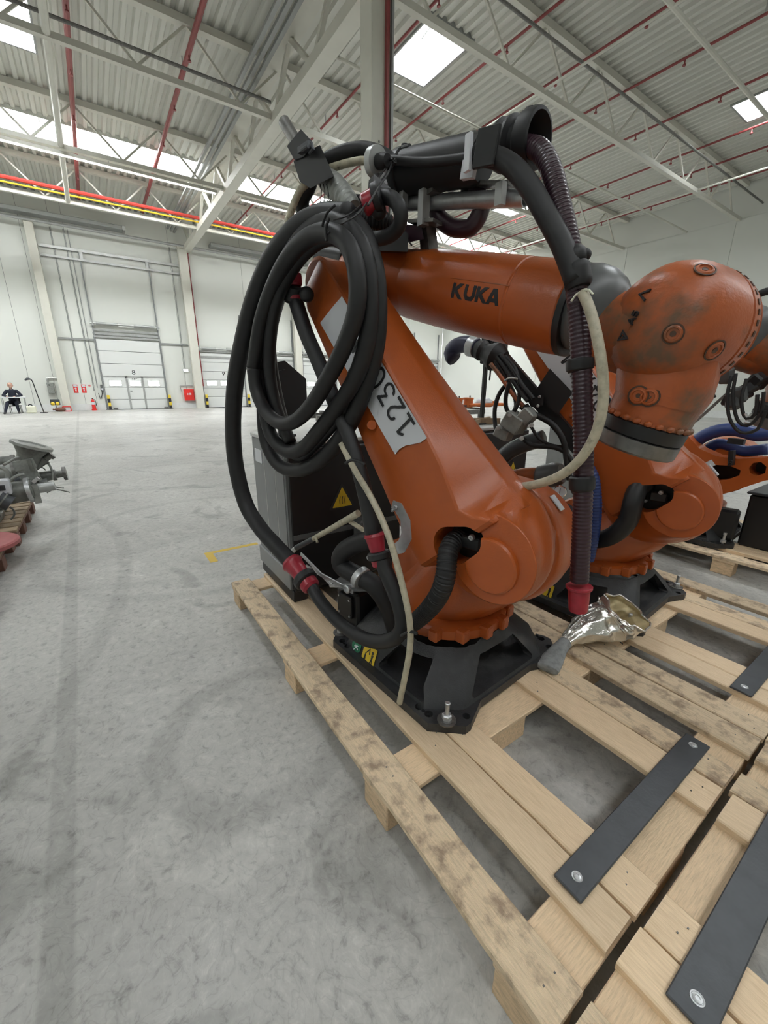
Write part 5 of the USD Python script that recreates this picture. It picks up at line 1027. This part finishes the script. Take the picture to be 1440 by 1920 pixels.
part(t, 'barrel', lathe([(0, .085), (.01, .10), (L-.01, .10), (L, .085)], a, b-a, 32), 'scrap_metal', world=True); part(t, 'end_ring', lathe([(0, .10), (.0, .118), (.035, .118), (.035, .10)], b-(b-a)/L*.05, b-a, 32), 'zinc', world=True)
part(t, 'nozzle', cyl(b, b+(b-a)/L*.16, .05, .045, 20), 'galv', world=True)
for i, (p0, p1, r, x, m, lab, nm) in enumerate((((62, 876), (92, 855), .045, 5.25, 'scrap_metal', 'grey metal tube pointing up right in the scrap pile', 'metal_tube'), ((70, 895), (118, 888), .05, 5.3, 'scrap_metal', 'tapered metal spindle sticking out farthest right of the scrap pile', 'spindle'), ((0, 890), (45, 882), .09, 5.25, 'valve_grey', 'grey motor body lying at the left of the scrap pile', 'motor'), ((0, 868), (38, 864), .06, 5.4, 'scrap_metal', 'dark shaft at the back of the scrap pile', 'shaft'))):
    t = thing(nm, lab, 'machine part', tuple(XS(*p0, x))); a, b = XS(*p0, x), XS(*p1, x); L = np.linalg.norm(b-a)
    part(t, 'body', lathe([(0, r*.9), (.01, r), (L*.6, r), (L*.62, r*.75), (L, r*.7)], a, b-a, 26), m, world=True); part(t, 'collar', lathe([(0, r*.7), (0, r*1.15), (.03, r*1.15), (.03, r*.7)], a+(b-a)*.58, b-a, 26), 'dull_steel', world=True)
    part(t, 'end_flange', lathe([(0, r*.5), (0, r*1.0 if i != 1 else r*1.4), (.03, r*1.0 if i != 1 else r*1.4), (.03, r*.5)], b, b-a, 18), 'dull_steel', world=True)
t = thing('bent_plate', 'bent grey metal bracket below the funnel', 'bracket', tuple(XS(48, 895, 5.1)))
part(t, 'plate', cat(bar(XS(42, 862, 5.1), XS(50, 880, 5.1), .16, .03), bar(XS(50, 880, 5.1), XS(62, 903, 5.1), .14, .03)), 'valve_grey', world=True); part(t, 'rib', bar(XS(54, 862, 5.08), XS(62, 884, 5.08), .03, .05), 'scrap_metal', world=True)
t = thing('foot_bracket', 'upright grey foot bracket at the right end of the grey cylinder', 'bracket', tuple(XS(70, 930, 4.95)))
part(t, 'leg', bar(XS(63, 908, 4.95), XS(73, 943, 4.95), .05, .03), 'valve_grey', world=True); part(t, 'arm', bar(XS(62, 904, 4.95), XS(72, 896, 4.95), .04, .03), 'zinc', world=True)
t = thing('junction_box', 'small pale box with a black socket at the left edge of the scrap pile', 'box', tuple(XS(4, 912, 4.9)))
part(t, 'case', put(bx((0, 0, 0), (.13, .14, .09), .01), XS(3, 913, 4.9), (0, -1, 0), (0, 0, 1)), 'white_label', world=True); part(t, 'socket', put(bx((0, 0, .05), (.06, .05, .02), .004), XS(3, 913, 4.9), (0, -1, 0), (0, 0, 1)), 'print_black', world=True)
t = thing('scrap_cables', 'thin grey cables trailing off the scrap pile on to the floor', 'cables', tuple(XS(95, 915, 5.3)))
for pts, r in (([(75, 860), (90, 868), (98, 885), (98, 900)], .010), ([(96, 908), (108, 914), (120, 915)], .006), ([(88, 924), (100, 918), (113, 919), (131, 923)], .006), ([(0, 876), (12, 882), (15, 900), (10, 915)], .018), ([(12, 905), (30, 893), (46, 889)], .014), ([(6, 872), (24, 862), (36, 856)], .012), ([(18, 950), (26, 957), (27, 966), (20, 974)], .008), ([(64, 880), (76, 874), (86, 882)], .006)):
    part(t, 'cable', tube(np.array([XS(a, b, 5.25 if a > 60 else 4.95) for a, b in pts]), r, 8), 'scrap_metal' if r < .009 else 'valve_grey', world=True, smooth=True)
for i, (p0, p1, r, x, m, lab) in enumerate((((20, 878), (58, 868), .03, 5.3, 'dull_steel', 'slim dark steel tube behind the bent bracket'), ((30, 902), (66, 893), .05, 5.15, 'dark_plate', 'black steel cylinder lying under the bent bracket'), ((-4, 935), (20, 945), .07, 4.85, 'dark_plate', 'black steel cylinder at the lower left of the scrap pile'), ((66, 910), (90, 903), .035, 5.2, 'galv', 'short shiny steel tube beside the foot bracket'))):
    t = thing('steel_tube', lab, 'machine part', tuple(XS(*p0, x))); a, b = XS(*p0, x), XS(*p1, x); L = np.linalg.norm(b-a)
    part(t, 'tube', lathe([(0, r*.6), (0, r), (L, r), (L, r*.7), (L-.03, r*.7), (L-.03, 0)], a, b-a, 22), m, world=True); part(t, 'band', lathe([(L*.3, r), (L*.3, r*1.2), (L*.42, r*1.2), (L*.42, r)], a, b-a, 22), 'scrap_metal', world=True)
for i, (x, y, w_) in enumerate(((5.0, .9, .5), (5.3, .92, .4))):
    t = thing('metal_skid', ('dark metal skid under the grey cylinder', 'dark metal skid under the spindle')[i], 'skid', (x, y+.2, .147)); part(t, 'rail', b2((x-.25, y, .148), (x+.2, y+.06, .21), .006), 'dull_steel', world=True); part(t, 'rail', b2((x-.25, y+.3, .148), (x+.2, y+.36, .21), .006), 'dull_steel', world=True); part(t, 'cross_bar', b2((x-.1, y-.02, .21), (x-.02, y+.4, .25), .006), 'scrap_metal', world=True)

# ------------------------------------------------------------------ orange parts on frames in the far middle
def G(px, py, z): return onz(px, py, z)
o = G(880, 768, .70); dirY = np.array([0, -1, 0.])
t = thing('steel_rack', 'long low steel rack carrying the orange parts in the far middle', 'rack', (o[0], o[1], 0))
L0, L1 = G(800, 770, .62), G(1010, 770, .62); xr = (L0[0]+L1[0])/2
part(t, 'long_rail', b2((xr-.05, -10.8, .52), (xr+.05, -4.6, .66), .01), 'dull_steel', world=True); part(t, 'long_rail', b2((xr+.9, -10.8, .52), (xr+1.0, -4.6, .66), .01), 'dull_steel', world=True)
for y in (-5.2, -6.6, -8.0, -9.4, -10.6): part(t, 'leg', b2((xr-.06, y-.05, 0), (xr+.06, y+.05, .52), .006), 'dull_steel', world=True); part(t, 'cross_rail', b2((xr-.05, y-.04, .66), (xr+1.0, y+.04, .72), .006), 'dull_steel', world=True); part(t, 'leg', b2((xr+.89, y-.05, 0), (xr+1.01, y+.05, .52), .006), 'dull_steel', world=True)
def rackpt(px, py): return XS(px, py, xr+.45)
for px, w_, lab in ((803, 22, 'orange drum housing seen just right of the link arm edge'), (858, 19, 'left one of the two orange drum housings side by side'), (878, 18, 'right one of the two orange drum housings side by side')):
    p = rackpt(px, 752); d = (p-EYE)@FW; r = w_/2/FPX*d; h = 17/FPX*d
    t = thing('drum_housing', lab, 'machine part', (p[0], p[1], .72))
    part(t, 'drum', lathe([(0, r*.9), (h*.05, r), (h*.8, r), (h*.84, r*1.12), (h, r*1.12), (h*1.02, r*.9), (h*.97, r*.8), (h*.97, 0)], (p[0], p[1], .722), (0, 0, 1), 28), 'orange_bright', world=True); part(t, 'eye_bolt', cyl((p[0], p[1]-r*.4, .72+h), (p[0], p[1]-r*.4, .72+h*1.25), .025, seg=8), 'dull_steel', world=True)
for (a, b), lab in (((788, 842), 'flat orange arm casting at the left of the far rack'), ((874, 934), 'flat orange arm casting at the right of the far rack')):
    p, q = rackpt(a, 757), rackpt(b, 757); t = thing('arm_casting', lab, 'machine part', tuple((p+q)/2))
    part(t, 'casting', bx(((p[0]+q[0])/2-.2, (p[1]+q[1])/2, .80), (.35, abs(p[1]-q[1]), .10), .03), 'orange_bright', world=True); part(t, 'boss', cyl(((p[0]+q[0])/2-.25, p[1]*.3+q[1]*.7, .85), ((p[0]+q[0])/2-.25, p[1]*.3+q[1]*.7, .92), .14, seg=20), 'orange_bright', world=True)
p = rackpt(908, 748); t = thing('wrapped_part', 'machine part in crumpled white film on the far rack', 'wrapped part', (p[0], p[1], .72))
s = sph((0, 0, .15), (.28, .34, .16), 3); s = T(s.vertices*(1+.35*(meshkit.fbm(s.vertices*7+3, 3, 2)-.5))[:, None], s.faces); part(t, 'film', T(s.vertices*[1, 1, 1]+[0, 0, .0], s.faces), 'white_label', smooth=25); part(t, 'base_ring', lathe([(0, .28), (.05, .30), (.08, .28)], seg=28), 'orange_bright')
for i, (a, b, y) in enumerate(((800, 880, 764), (850, 960, 767))):
    p, q = XS(a, y, xr-.1), XS(b, y, xr-.1); t = thing('steel_beam', ('dark steel beam lying on the left half of the far rack', 'dark steel beam lying on the right half of the far rack')[i], 'beam', tuple((p+q)/2)); part(t, 'web', bx((xr+.15+.25*i, (p[1]+q[1])/2, .75+.02*i), (.08, abs(p[1]-q[1]), .05), .006), 'dark_plate', world=True); part(t, 'lug', bx((xr+.15+.25*i, p[1], .80), (.1, .1, .06), .01), 'scrap_metal', world=True)

# ------------------------------------------------------------------ along the door wall
WQ = lambda px, py, x=XW-.05: XS(px, py, x)
def wall_box(name, label, cat_, y0, y1, z0, z1, d, m, ch=.01): 
    t = thing(name, label, cat_, (XW, (y0+y1)/2, z0)); part(t, 'case', b2((XW-d, y0, z0), (XW-.001, y1, z1), ch), m, world=True); return t
t = wall_box('hose_cabinet', 'red fire hose cabinet on the wall left of the second column', 'fire cabinet', -5.12, -4.56, .46, 1.12, .2, 'fire_red'); part(t, 'door_symbol', put(cat(text_c('HR', .12, .003, True)), (XW-.203, -4.84, .84), (0, -1, 0), (0, 0, 1)), 'white_label', world=True); part(t, 'door_seam', b2((XW-.204, -5.10, .475), (XW-.2, -5.085, 1.105)), 'pipe_red', world=True)
part(t, 'feed_pipe', tube([(XW-.05, -4.45, .95), (XW-.05, -4.40, 1.28), (XW-.05, -4.46, 1.32), (XW-.05, -5.1, 1.32)], .02, 8), 'duct_grey', world=True)
for y0, lab in ((.64, 'left one of the two red fire equipment signs'), (.28, 'right one of the two red fire equipment signs')):
    t = wall_box('fire_sign', lab, 'sign', y0, y0+.20, .92, 1.35, .02, 'fire_red', .003); part(t, 'sign_top', b2((XW-.024, y0+.02, 1.22), (XW-.02, y0+.18, 1.33)), 'white_label', world=True); part(t, 'pictogram', put(cat(ext(sg.Point(0, 0).buffer(.05), 0, .003), ext(sg.box(-.03, -.14, .03, -.06), 0, .003)), (XW-.0205, y0+.1, 1.14), (0, -1, 0), (0, 0, 1)), 'white_label', world=True)
t = wall_box('fire_sign', 'small red fire sign right of the pair', 'sign', .06, .15, 1.26, 1.34, .02, 'fire_red', .003); part(t, 'pictogram', bx((XW-.022, .105, 1.30), (.003, .04, .03)), 'white_label', world=True)
t = wall_box('exit_sign', 'small white lit sign high on the wall left of the second column', 'sign', -4.98, -4.68, 2.13, 2.29, .08, 'white_label'); part(t, 'lit_face', bx((XW-.082, -4.83, 2.21), (.004, .26, .12)), 'tube_light', world=True)
t = wall_box('switch_cabinet', 'light grey switch cabinet on the wall left of the first column', 'cabinet', 1.64, 1.92, .9, 1.44, .2, 'valve_grey'); part(t, 'knob', cyl((XW-.2, 1.82, 1.32), (XW-.23, 1.82, 1.32), .03, seg=12), 'print_black', world=True); part(t, 'conduit', tube([(XW-.06, 1.86, 1.44), (XW-.06, 1.86, 1.62), (XW-.06, 1.78, 1.66), (XW-.06, 1.42, 1.66)], .04, 8), 'galv', world=True)
t = wall_box('door_control', 'grey door control box left of dock door 8', 'control box', -.50, -.38, 1.0, 1.34, .12, 'grey_plastic'); part(t, 'button', cyl((XW-.12, -.44, 1.12), (XW-.14, -.44, 1.12), .05, seg=14), 'white_label', world=True); part(t, 'cable', tube([(XW-.04, -.44, 1.0), (XW-.04, -.36, .75), (XW-.04, -.28, .62), (XW-.04, -.24, .9)], .015, 6), 'print_black', world=True)
t = wall_box('call_point', 'round grey call point left of the door control box', 'call point', -.10, -.03, 1.03, 1.10, .05, 'galv'); part(t, 'dial', cyl((XW-.05, -.065, 1.065), (XW-.07, -.065, 1.065), .045, seg=14), 'table_grey', world=True)
t = thing('fire_extinguisher', 'red fire extinguisher standing at the wall left of dock door 8', 'fire extinguisher', (XW-.2, .09, 0)); part(t, 'bottle', lathe([(0, .07), (.01, .085), (.40, .085), (.46, .06), (.49, .03), (.52, .03)], (0, 0, .08), (0, 0, 1), 20), 'fire_red'); part(t, 'hose', tube([(0, 0, .58), (-.04, -.1, .56), (-.05, -.13, .4), (-.03, -.12, .25)], .015, 8), 'print_black'); part(t, 'valve', bx((0, 0, .61), (.05, .06, .05), .01), 'print_black'); part(t, 'stand', lathe([(0, .1), (.0, .12), (.08, .12), (.08, .09)], (0, 0, 0), (0, 0, 1), 20), 'fire_red'); part(t, 'label_band', lathe([(.22, .0855), (.36, .0855)], (0, 0, .08), (0, 0, 1), 20), 'white_label')
line('drain_pipe', 'thin red pipe running down the wall right of the second column', 'pipe', (28.15, -5.70, 1.3), (28.15, -5.70, 8.6), .035, 'pipe_red')
for y, z0, l in ((.46, 1.4, 'wall conduit dropping to the red fire signs'), (-.06, 1.1, 'wall conduit dropping to the round call point'), (-.24, 1.2, 'wall conduit just left of dock door 8'), (-4.80, 2.3, 'wall conduit dropping to the small lit sign')):
    line('wall_conduit', l, 'conduit', (XW-.03, y, z0), (XW-.03, y, 8.7), .02, 'duct_grey', 6)
t = thing('signal_lamps', 'dark box with two round amber lamps at the foot of the first column', 'lamp box', (XW-.7, 1.70, 0)); part(t, 'post', bx((0, 0, .16), (.05, .05, .32)), 'dull_steel'); part(t, 'case', b2((-.1, -.2, .33), (.1, .2, .62), .02), 'dark_plate')
for y in (-.09, .10): part(t, 'lamp', sph((-.11, y, .40), (.05, .085, .085), 2), 'safety_yellow', smooth=True)
t = thing('brown_sack', 'brown sack lying at the foot of the first column', 'sack', (XW-.8, 1.55, 0)); s = sph((0, 0, .11), (.16, .24, .11), 3); part(t, 'sack', T(s.vertices*(1+.3*(meshkit.fbm(s.vertices*6, 3, 8)-.5))[:, None], s.faces), 'wood_red', smooth=30); part(t, 'tied_neck', cyl((0, .22, .1), (.02, .30, .12), .03, .05, 10), 'wood_red')
t = thing('floor_barrier', 'small red and white floor barrier at the foot of the first column', 'barrier', (XW-.75, 1.27, 0)); part(t, 'frame', cat(bar((0, -.17, .02), (0, .17, .02), .04, .04), bar((0, -.17, .24), (0, .17, .24), .04, .04), bar((0, -.17, .02), (0, -.17, .24), .04, .04), bar((0, .17, .02), (0, .17, .24), .04, .04)), 'fire_red'); part(t, 'infill', bx((.01, 0, .13), (.01, .30, .18)), 'white_label')
t = thing('cream_case', 'small cream case on the floor between the seated person and the lamp', 'case', (26.6, 2.62, 0)); part(t, 'case', b2((-.15, -.2, 0), (.15, .2, .34), .04), 'tag_cream'); part(t, 'case_handle', tube([(0, -.07, .33), (0, -.05, .40), (0, .05, .40), (0, .07, .33)], .018, 8), 'print_black')
t = thing('floor_lamp', 'thin dark floor lamp with a drooping head beside the wall', 'lamp', (26.8, 2.18, 0)); part(t, 'base', lathe([(0, .16), (.02, .16), (.03, .05)], seg=20), 'print_black'); part(t, 'pole', tube([(0, 0, .02), (0, .10, .9), (0, .17, 1.5), (0, .22, 1.56)], .022, 8), 'print_black'); part(t, 'head', tube([(0, .20, 1.58), (0, .32, 1.60), (0, .44, 1.54)], [.03, .06, .03], 10), 'dark_plate')
# seated person at a folding table
def figure(bones, mats_edge=.03):
    mm = None
    for (a, ra, b, rb) in bones:
        pa, pb = trimesh.creation.icosphere(2, ra), trimesh.creation.icosphere(2, rb); h_ = man(hull(np.vstack([pa.vertices+np.array(a), pb.vertices+np.array(b)]))); mm = h_ if mm is None else mm + h_
    return rounded(mm, 8, mats_edge)
t = thing('person', 'person in dark navy clothes sitting at a small white table by the wall', 'person', (26.9, 3.22, 0))
# local frame: x away from the viewer, the person faces -x
body = [((.05, 0, .50), .15, (.06, 0, .72), .16), ((.06, 0, .72), .16, (.04, 0, .98), .15), ((.04, -.17, 1.02), .075, (.04, .17, 1.02), .075), ((.03, 0, 1.06), .06, (.0, 0, 1.16), .055),
        ((.04, .19, 1.02), .075, (-.04, .33, .84), .055), ((-.04, .33, .84), .055, (-.26, .20, .80), .045), ((.04, -.19, 1.02), .075, (-.04, -.33, .84), .055), ((-.04, -.33, .84), .055, (-.26, -.14, .80), .045),
        ((.02, .10, .50), .10, (-.40, .20, .50), .075), ((-.40, .20, .50), .075, (-.55, .34, .10), .05), ((.02, -.10, .50), .10, (-.38, -.12, .50), .075), ((-.38, -.12, .50), .075, (-.34, -.13, .09), .05)]
part(t, 'body', figure(body), 'cloth_navy', smooth=True)
hd = figure([((-.02, 0, 1.26), .085, (-.01, 0, 1.33), .095), ((-.06, 0, 1.22), .05, (-.04, 0, 1.28), .07), ((-.115, 0, 1.25), .014, (-.10, 0, 1.29), .012), ((-.0, .09, 1.26), .02, (.01, .095, 1.29), .018), ((-.0, -.09, 1.26), .02, (.01, -.095, 1.29), .018), ((.0, 0, 1.12), .05, (-.01, 0, 1.22), .05)], .015)
h_ = part(t, 'head', hd, 'skin', smooth=True)
part(h_, 'eye', sph((-.103, .032, 1.30), (.008, .012, .008), 1), 'print_black', smooth=True); part(h_, 'eye', sph((-.103, -.032, 1.30), (.008, .012, .008), 1), 'print_black', smooth=True); part(h_, 'mouth', bx((-.105, 0, 1.215), (.008, .04, .008), .002), 'wood_red')
part(h_, 'hair', T(np.where(sph((.02, 0, 1.345), (.092, .10, .085), 3).vertices[:, 2:] < -5, 0, sph((.025, 0, 1.35), (.09, .098, .08), 3).vertices), sph((.02, 0, 1.34), (.09, .1, .08), 3).faces), 'hair', smooth=True)
for sgn, yy in ((1, .16), (-1, -.10)):
    fl = [((-.28, yy+.02, .79), .03, (-.35, yy, .785), .026)] + [((-.34, yy+(k-1.5)*.016, .785), .0095, (-.395-.006*(1.5-abs(k-1.5)), yy+(k-1.5)*.018, .778), .0085) for k in range(4)] + [((-.31, yy-sgn*.028, .785), .0095, (-.345, yy-sgn*.045, .778), .0085)]
    part(t, 'hand', figure(fl, .006), 'skin', smooth=True)
for p0, p1 in (((-.56, .35, .06), (-.70, .36, .04)), ((-.34, -.13, .055), (-.50, -.14, .04))): part(t, 'shoe', figure([(p0, .055, p1, .04)]), 'print_black', smooth=True)
t = thing('folding_table', 'small white table in front of the seated person', 'table', (26.55, 3.22, 0)); part(t, 'tabletop', b2((-.22, -.50, .735), (.22, .42, .765), .006), 'white_label')
for x, y in ((-.18, -.44), (.18, -.44), (-.18, .37), (.18, .37)): part(t, 'leg', cyl((x, y, 0), (x, y, .735), .016, seg=8), 'galv')
t = thing('chair', 'dark chair under the seated person', 'chair', (26.95, 3.22, 0)); part(t, 'seat', b2((-.22, -.22, .33), (.22, .22, .37), .01), 'print_black'); part(t, 'backrest', b2((.22, -.21, .45), (.25, .21, .85), .01), 'print_black')
for x, y in ((-.2, -.2), (.2, -.2), (-.2, .2), (.2, .2)): part(t, 'leg', cyl((x, y, 0), (x, y, .33), .014, seg=8), 'dull_steel')
t = thing('bag', 'black bag with a looped strap on the floor at the left edge beside the table', 'bag', (26.8, 4.05, 0)); part(t, 'bag', b2((-.12, -.16, 0), (.12, .16, .16), .04), 'print_black'); part(t, 'strap', tube([(0, -.14, .14), (0, -.16, .4), (0, .0, .60), (0, .12, .58)], .015, 8), 'print_black')

# ------------------------------------------------------------------ repeats of one kind carry one group
GROUPS = {'pallet': 'raw wood pallets under the robots', 'scrap_pallet': 'worn pallets at the left edge', 'steel_strap': 'dark steel straps on the pallets', 'industrial_robot': 'orange robot arms', 'controller_cabinet': 'controller cabinets behind the robots',
          'teach_pendant': 'black teach pendants', 'wooden_slat': 'wooden slats on the cabinet lid', 'bollard': 'yellow and black bollards at the doors', 'sprinkler_pipe': 'red sprinkler pipes under the roof', 'tie_tube': 'white tie tubes between the trusses',
          'strip_light': 'light strips under the truss', 'heater_duct': 'grey ducts high on the door wall', 'wall_conduit': 'conduits on the door wall', 'fire_sign': 'red fire signs on the wall', 'drum_housing': 'orange drum housings on the far rack',
          'arm_casting': 'orange arm castings on the far rack', 'steel_beam': 'dark beams on the far rack', 'cream_hose': 'cream air hoses', 'air_line': 'thin cream air lines', 'blue_hose': 'blue hoses', 'hose_bundle': 'thin black hose bundles of the second robot',
          'wall_rail': 'mid-height wall rails beside dock door 8', 'metal_skid': 'metal skids under the scrap', 'steel_tube': 'loose steel tubes in the scrap pile', 'roof_truss': 'white lattice roof trusses', 'column': 'white columns', 'cable_conduit': 'dark cable conduits along the trusses'}
import re
for pr in stage.GetPrimAtPath('/World').GetChildren():
    base = re.sub(r'_[0-9]{3}$', '', pr.GetName())
    if base in GROUPS and COUNT.get(('/World', base), 0) > 1: pr.SetCustomDataByKey('group', GROUPS[base])
